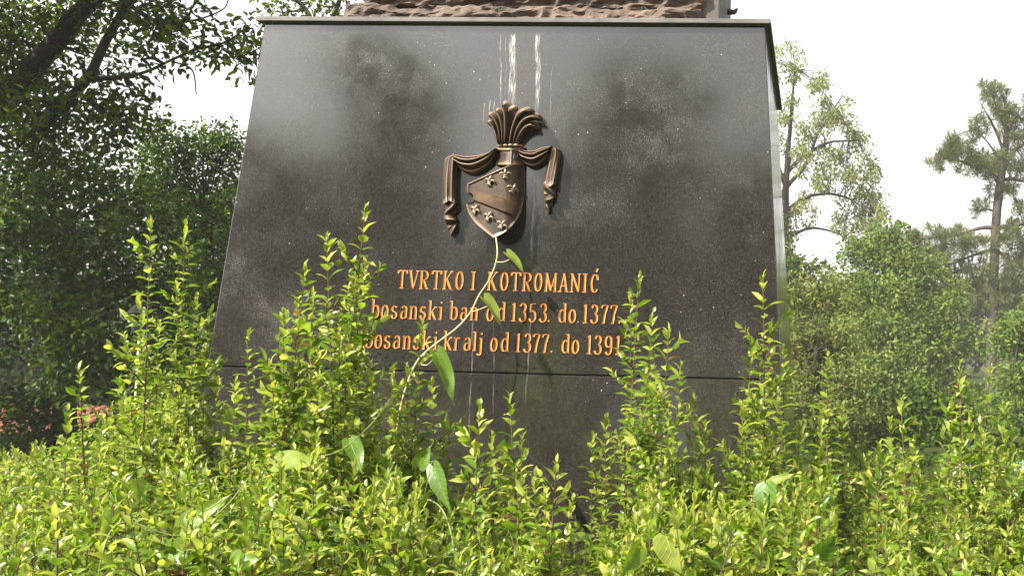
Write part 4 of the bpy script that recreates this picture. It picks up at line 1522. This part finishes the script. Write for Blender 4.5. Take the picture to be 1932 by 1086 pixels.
ys = DF - .10
vine('pale bindweed stem climbing over the inscription to the shield tip',
     [(936, 448, ys - .05), (938, 482, ys - .07), (926, 522, ys - .08), (903, 558, ys - .09), (888, 588, ys - .12), (862, 618, ys - .15), (820, 650, ys - .20), (788, 680, ys - .24), (766, 730, ys - .26), (750, 800, ys - .28), (742, 900, ys - .3)],
     [[(937, 494, ys - .075), (950, 494, ys - .08), (962, 489, ys - .09)], [(888, 588, ys - .12), (903, 584, ys - .13), (920, 577, ys - .14)], [(786, 684, ys - .24), (806, 688, ys - .30), (824, 668, ys - .36)]],
     [((956, 477), (993, 511), ys - .09, ys - .10, 10, 38, .6, .2, .75), ((912, 562), (950, 612), ys - .14, ys - .15, 14, 42, .7, .15, .8), ((823, 664), (862, 756), ys - .36, ys - .42, 18, 30, .45, .12, .45)], VINESTEM=VINESTEM)
vine('bindweed with a large bright leaf before the lower left hedge',
     [(470, 900, 2.1), (420, 960, 2.05), (340, 1010, 2.0), (230, 985, 1.95), (190, 1060, 1.9), (180, 1200, 1.9)],
     [[(340, 1005, 2.0), (345, 995, 1.98)], [(210, 975, 1.95), (208, 965, 1.95)]],
     [((345, 993), (432, 930), 1.98, 2.0, 22, 25, .3, .1, .65), ((208, 962), (192, 1030), 2.05, 2.02, 17, 30, .45, .1, .75), ((330, 1035), (390, 1060), 2.0, 1.98, 22, -10, .3, .1, .35),
      ((440, 1062), (492, 1050), 1.85, 1.85, 24, 25, .3, .1, .6), ((255, 905), (262, 950), 2.35, 2.35, 15, 20, .4, .1, .7)], .0016)
vine('bindweed with broad folded leaves in the hedge below the inscription',
     [(745, 740, 2.5), (700, 800, 2.35), (640, 850, 2.25), (560, 880, 2.2), (640, 960, 2.1), (800, 940, 2.2), (850, 1000, 2.1), (860, 1150, 2.0)],
     [[(560, 880, 2.2), (548, 872, 2.2)], [(800, 938, 2.2), (815, 870, 2.2)]],
     [((525, 872), (600, 870), 2.2, 2.15, 24, 28, .35, .05, .7), ((660, 830), (685, 890), 2.45, 2.4, 18, 15, .3, .1, .3), ((818, 880), (848, 970), 2.4, 2.35, 17, -25, .3, .1, .15),
      ((556, 735), (545, 768), 2.5, 2.5, 12, 30, .5, .1, .8), ((790, 880), (812, 840), 2.5, 2.5, 16, 10, .4, .1, .5)], .0016)
vine('bindweed with yellowing leaf in the hedge on the right',
     [(1500, 880, 2.3), (1450, 920, 2.2), (1400, 960, 2.1), (1330, 1020, 2.0), (1270, 1030, 1.95), (1200, 1060, 1.9), (1190, 1200, 1.9)],
     [[(1450, 920, 2.2), (1452, 912, 2.2)], [(1270, 1028, 1.95), (1268, 1015, 1.95)]],
     [((1452, 912), (1500, 890), 2.2, 2.2, 10, 30, .4, .1, .75), ((1448, 915), (1440, 985), 2.18, 2.15, 24, -30, .3, .1, .05), ((1258, 1010), (1285, 1092), 1.93, 1.9, 32, 10, .2, .1, .95), ((1205, 1035), (1175, 1090), 1.9, 1.88, 20, 25, .4, .1, .6),
      ((1545, 1045), (1580, 1010), 1.9, 1.9, 22, -35, .3, .1, .1)], .0016)


# ------------------------------------------------------------------ glimpses through the green
def tiled_hut():
    """small hut whose red tiled roof shows through the leaves at the left edge"""
    Yf = 11.0
    a, b_ = at(-120, 820, Yf), at(116, 818, Yf)
    zt_ = at(60, 774, Yf + .9)[2]
    ze = a[2]
    root = empty('tiled_hut', ((a[0] + b_[0]) / 2, Yf + 1.0, 0), 'small hut with red tiled roof glimpsed at the left edge', 'hut')
    c = np.array(root.location)
    w = MB()
    w.box((a[0] + .1, Yf + .15, 0), (b_[0] - .1, Yf + 1.85, ze + .02))
    w.build('wall', noisy_mat('brown_boards', (.05, .035, .022), (.09, .065, .04), 4), root, off=c)
    red = noisy_mat('red_clay_tile', (.16, .045, .025), (.26, .08, .046), 14, (.7, .9), .3, 60, .004)
    zr = zt_ + .02
    xm0, xm1 = a[0] - .05, b_[0] + .05
    slope = unit(np.array([0, 1.05, zr - ze]))
    ln = math.hypot(1.05, zr - ze)
    up = np.array([0, -slope[2], slope[1]])
    rows, cols = 5, 13
    wd = (xm1 - xm0) / cols
    me = None
    k = MB()
    ang = np.linspace(0, math.pi, 7)
    R0, R1 = wd * .5, wd * .42
    G = np.array([[np.array([math.cos(t) * R0, 0, math.sin(t) * R0 * .7]) for t in ang], [np.array([math.cos(t) * R1, 0, math.sin(t) * R1 * .7]) + np.array([0, 1, 0]) * ln / rows * 1.1 for t in ang]])
    k.grid(G)
    for s in (0, 1):
        Rm = Matrix(((1, 0, 0), (0, slope[1] * (1 if s == 0 else -1), up[1] * (1 if s == 0 else -1)), (0, slope[2], up[2]))).to_4x4()
        for r in range(rows):
            for q in range(cols):
                if me is None:
                    o = k.build('roof_tile', red, root)
                    me = o.data
                else:
                    o = bpy.data.objects.new('roof_tile', me)
                    COL.objects.link(o)
                    o.parent = root
                p = np.array([xm0 + wd * (q + .5), Yf - .05, ze]) + slope * ln * r / rows
                if s:
                    p[1] = 2 * (Yf + 1.0) - p[1]
                p = p + up * .02 + rng.normal(0, .004, 3) - c
                o.matrix_local = Matrix.Translation(p.tolist()) @ Rm @ Matrix.Rotation(rng.normal(0, .02), 4, 'Z')
    d = MB()
    d.add(np.array([(xm0, Yf - .05, ze), (xm1, Yf - .05, ze), (xm1, Yf + 1.0, zr), (xm0, Yf + 1.0, zr), (xm0, Yf + 2.05, ze), (xm1, Yf + 2.05, ze), (xm0, Yf + 1, ze - .02), (xm1, Yf + 1, ze - .02)]),
          [(0, 1, 2, 3), (3, 2, 5, 4), (0, 3, 4), (1, 5, 2)])
    d.build('roof_deck', BARK, root, off=c)


tiled_hut()


def park_lamp():
    Y = 7.0
    p = at(262, 640, Y)
    root = empty('park_lamp', (p[0], Y, 0), 'thin pale lamp post with dark pointed hood behind the twin shrub tips', 'lamp')
    zt_ = at(258, 588, Y)[2]
    b = MB()
    b.tube([(0, 0, 0), (0, 0, .3), (0, 0, zt_ - .05)], [.016, .009, .007], 8)
    b.build('pole', noisy_mat('pale_grey_paint', (.42, .42, .4), (.55, .55, .52), 20), root, smooth=True)
    dm = noisy_mat('dark_green_metal', (.005, .006, .005), (.012, .013, .011), 20, (.6, .8), spec=.15)
    b = MB()
    a = np.arange(8) * math.pi / 4
    G = [[(r * math.cos(t), r * math.sin(t), zt_ + z) for t in a] for r, z in ((.08, -.02), (.085, -.01), (.06, .03), (.02, .065), (.012, .08), (.004, .085))]
    b.grid(np.array(G), closed=True)
    b.build('hood', dm, root)
    b = MB()
    G = [[(r * math.cos(t), r * math.sin(t), zt_ + z) for t in a] for r, z in ((.03, -.17), (.05, -.15), (.06, -.03))]
    b.grid(np.array(G), closed=True)
    b.build('lantern_glass', noisy_mat('dull_lamp_glass', (.016, .018, .015), (.03, .033, .028), 20, (.3, .5), spec=.2), root)


park_lamp()


def stall():
    """white board and blue awning glimpsed through the hedge at the right"""
    Y = 9.0
    p = at(1818, 893, Y)
    root = empty('white_board', (p[0], Y, 0), 'small white board on posts glimpsed through the right hedge', 'board')
    white = noisy_mat('white_paint', (.74, .74, .74), (.82, .82, .82), 10, (.4, .6), .05, 50, .001)
    b = MB()
    b.box((-.09, -.012, p[2] - .09), (.09, .012, p[2] + .08))
    o = b.build('board_panel', white, root)
    for s in (-1, 1):
        b = MB()
        b.tube([(s * .075, .026, 0), (s * .075, .026, p[2] + .05)], .012, 6)
        b.build('post', BARK, root)
    Y = 9.5
    p = at(1960, 885, Y)
    root = empty('blue_awning', (p[0], Y, 0), 'light blue awning glimpsed at the right edge of the hedge', 'awning')
    blue = noisy_mat('light_blue_canvas', (.16, .42, .55), (.25, .52, .64), 8, (.6, .8), .2, 60, .002)
    b = MB()
    G = [[(x, y, p[2] + .06 - .12 * ((y + .35) / .7) ** 2 * 0 - abs(y) * .25 + .008 * math.sin(x * 30)) for x in np.linspace(-.26, .26, 20)] for y in np.linspace(-.35, .35, 7)]
    b.grid(np.array(G))
    b.build('canopy', blue, root, smooth=True)
    b = MB()
    G = [[(x, -.352, p[2] + .06 - .0875 - dz_ * (1 + .3 * abs(math.sin(x * 14)))) for x in np.linspace(-.26, .26, 40)] for dz_ in (0, .04)]
    b.grid(np.array(G))
    b.build('valance', blue, root, smooth=True)
    for sx in (-.24, .24):
        for sy in (-.33, .33):
            b = MB()
            b.tube([(sx, sy, 0), (sx, sy, p[2] - .03)], .012, 6)
            b.build('pole', BARK, root)


stall()
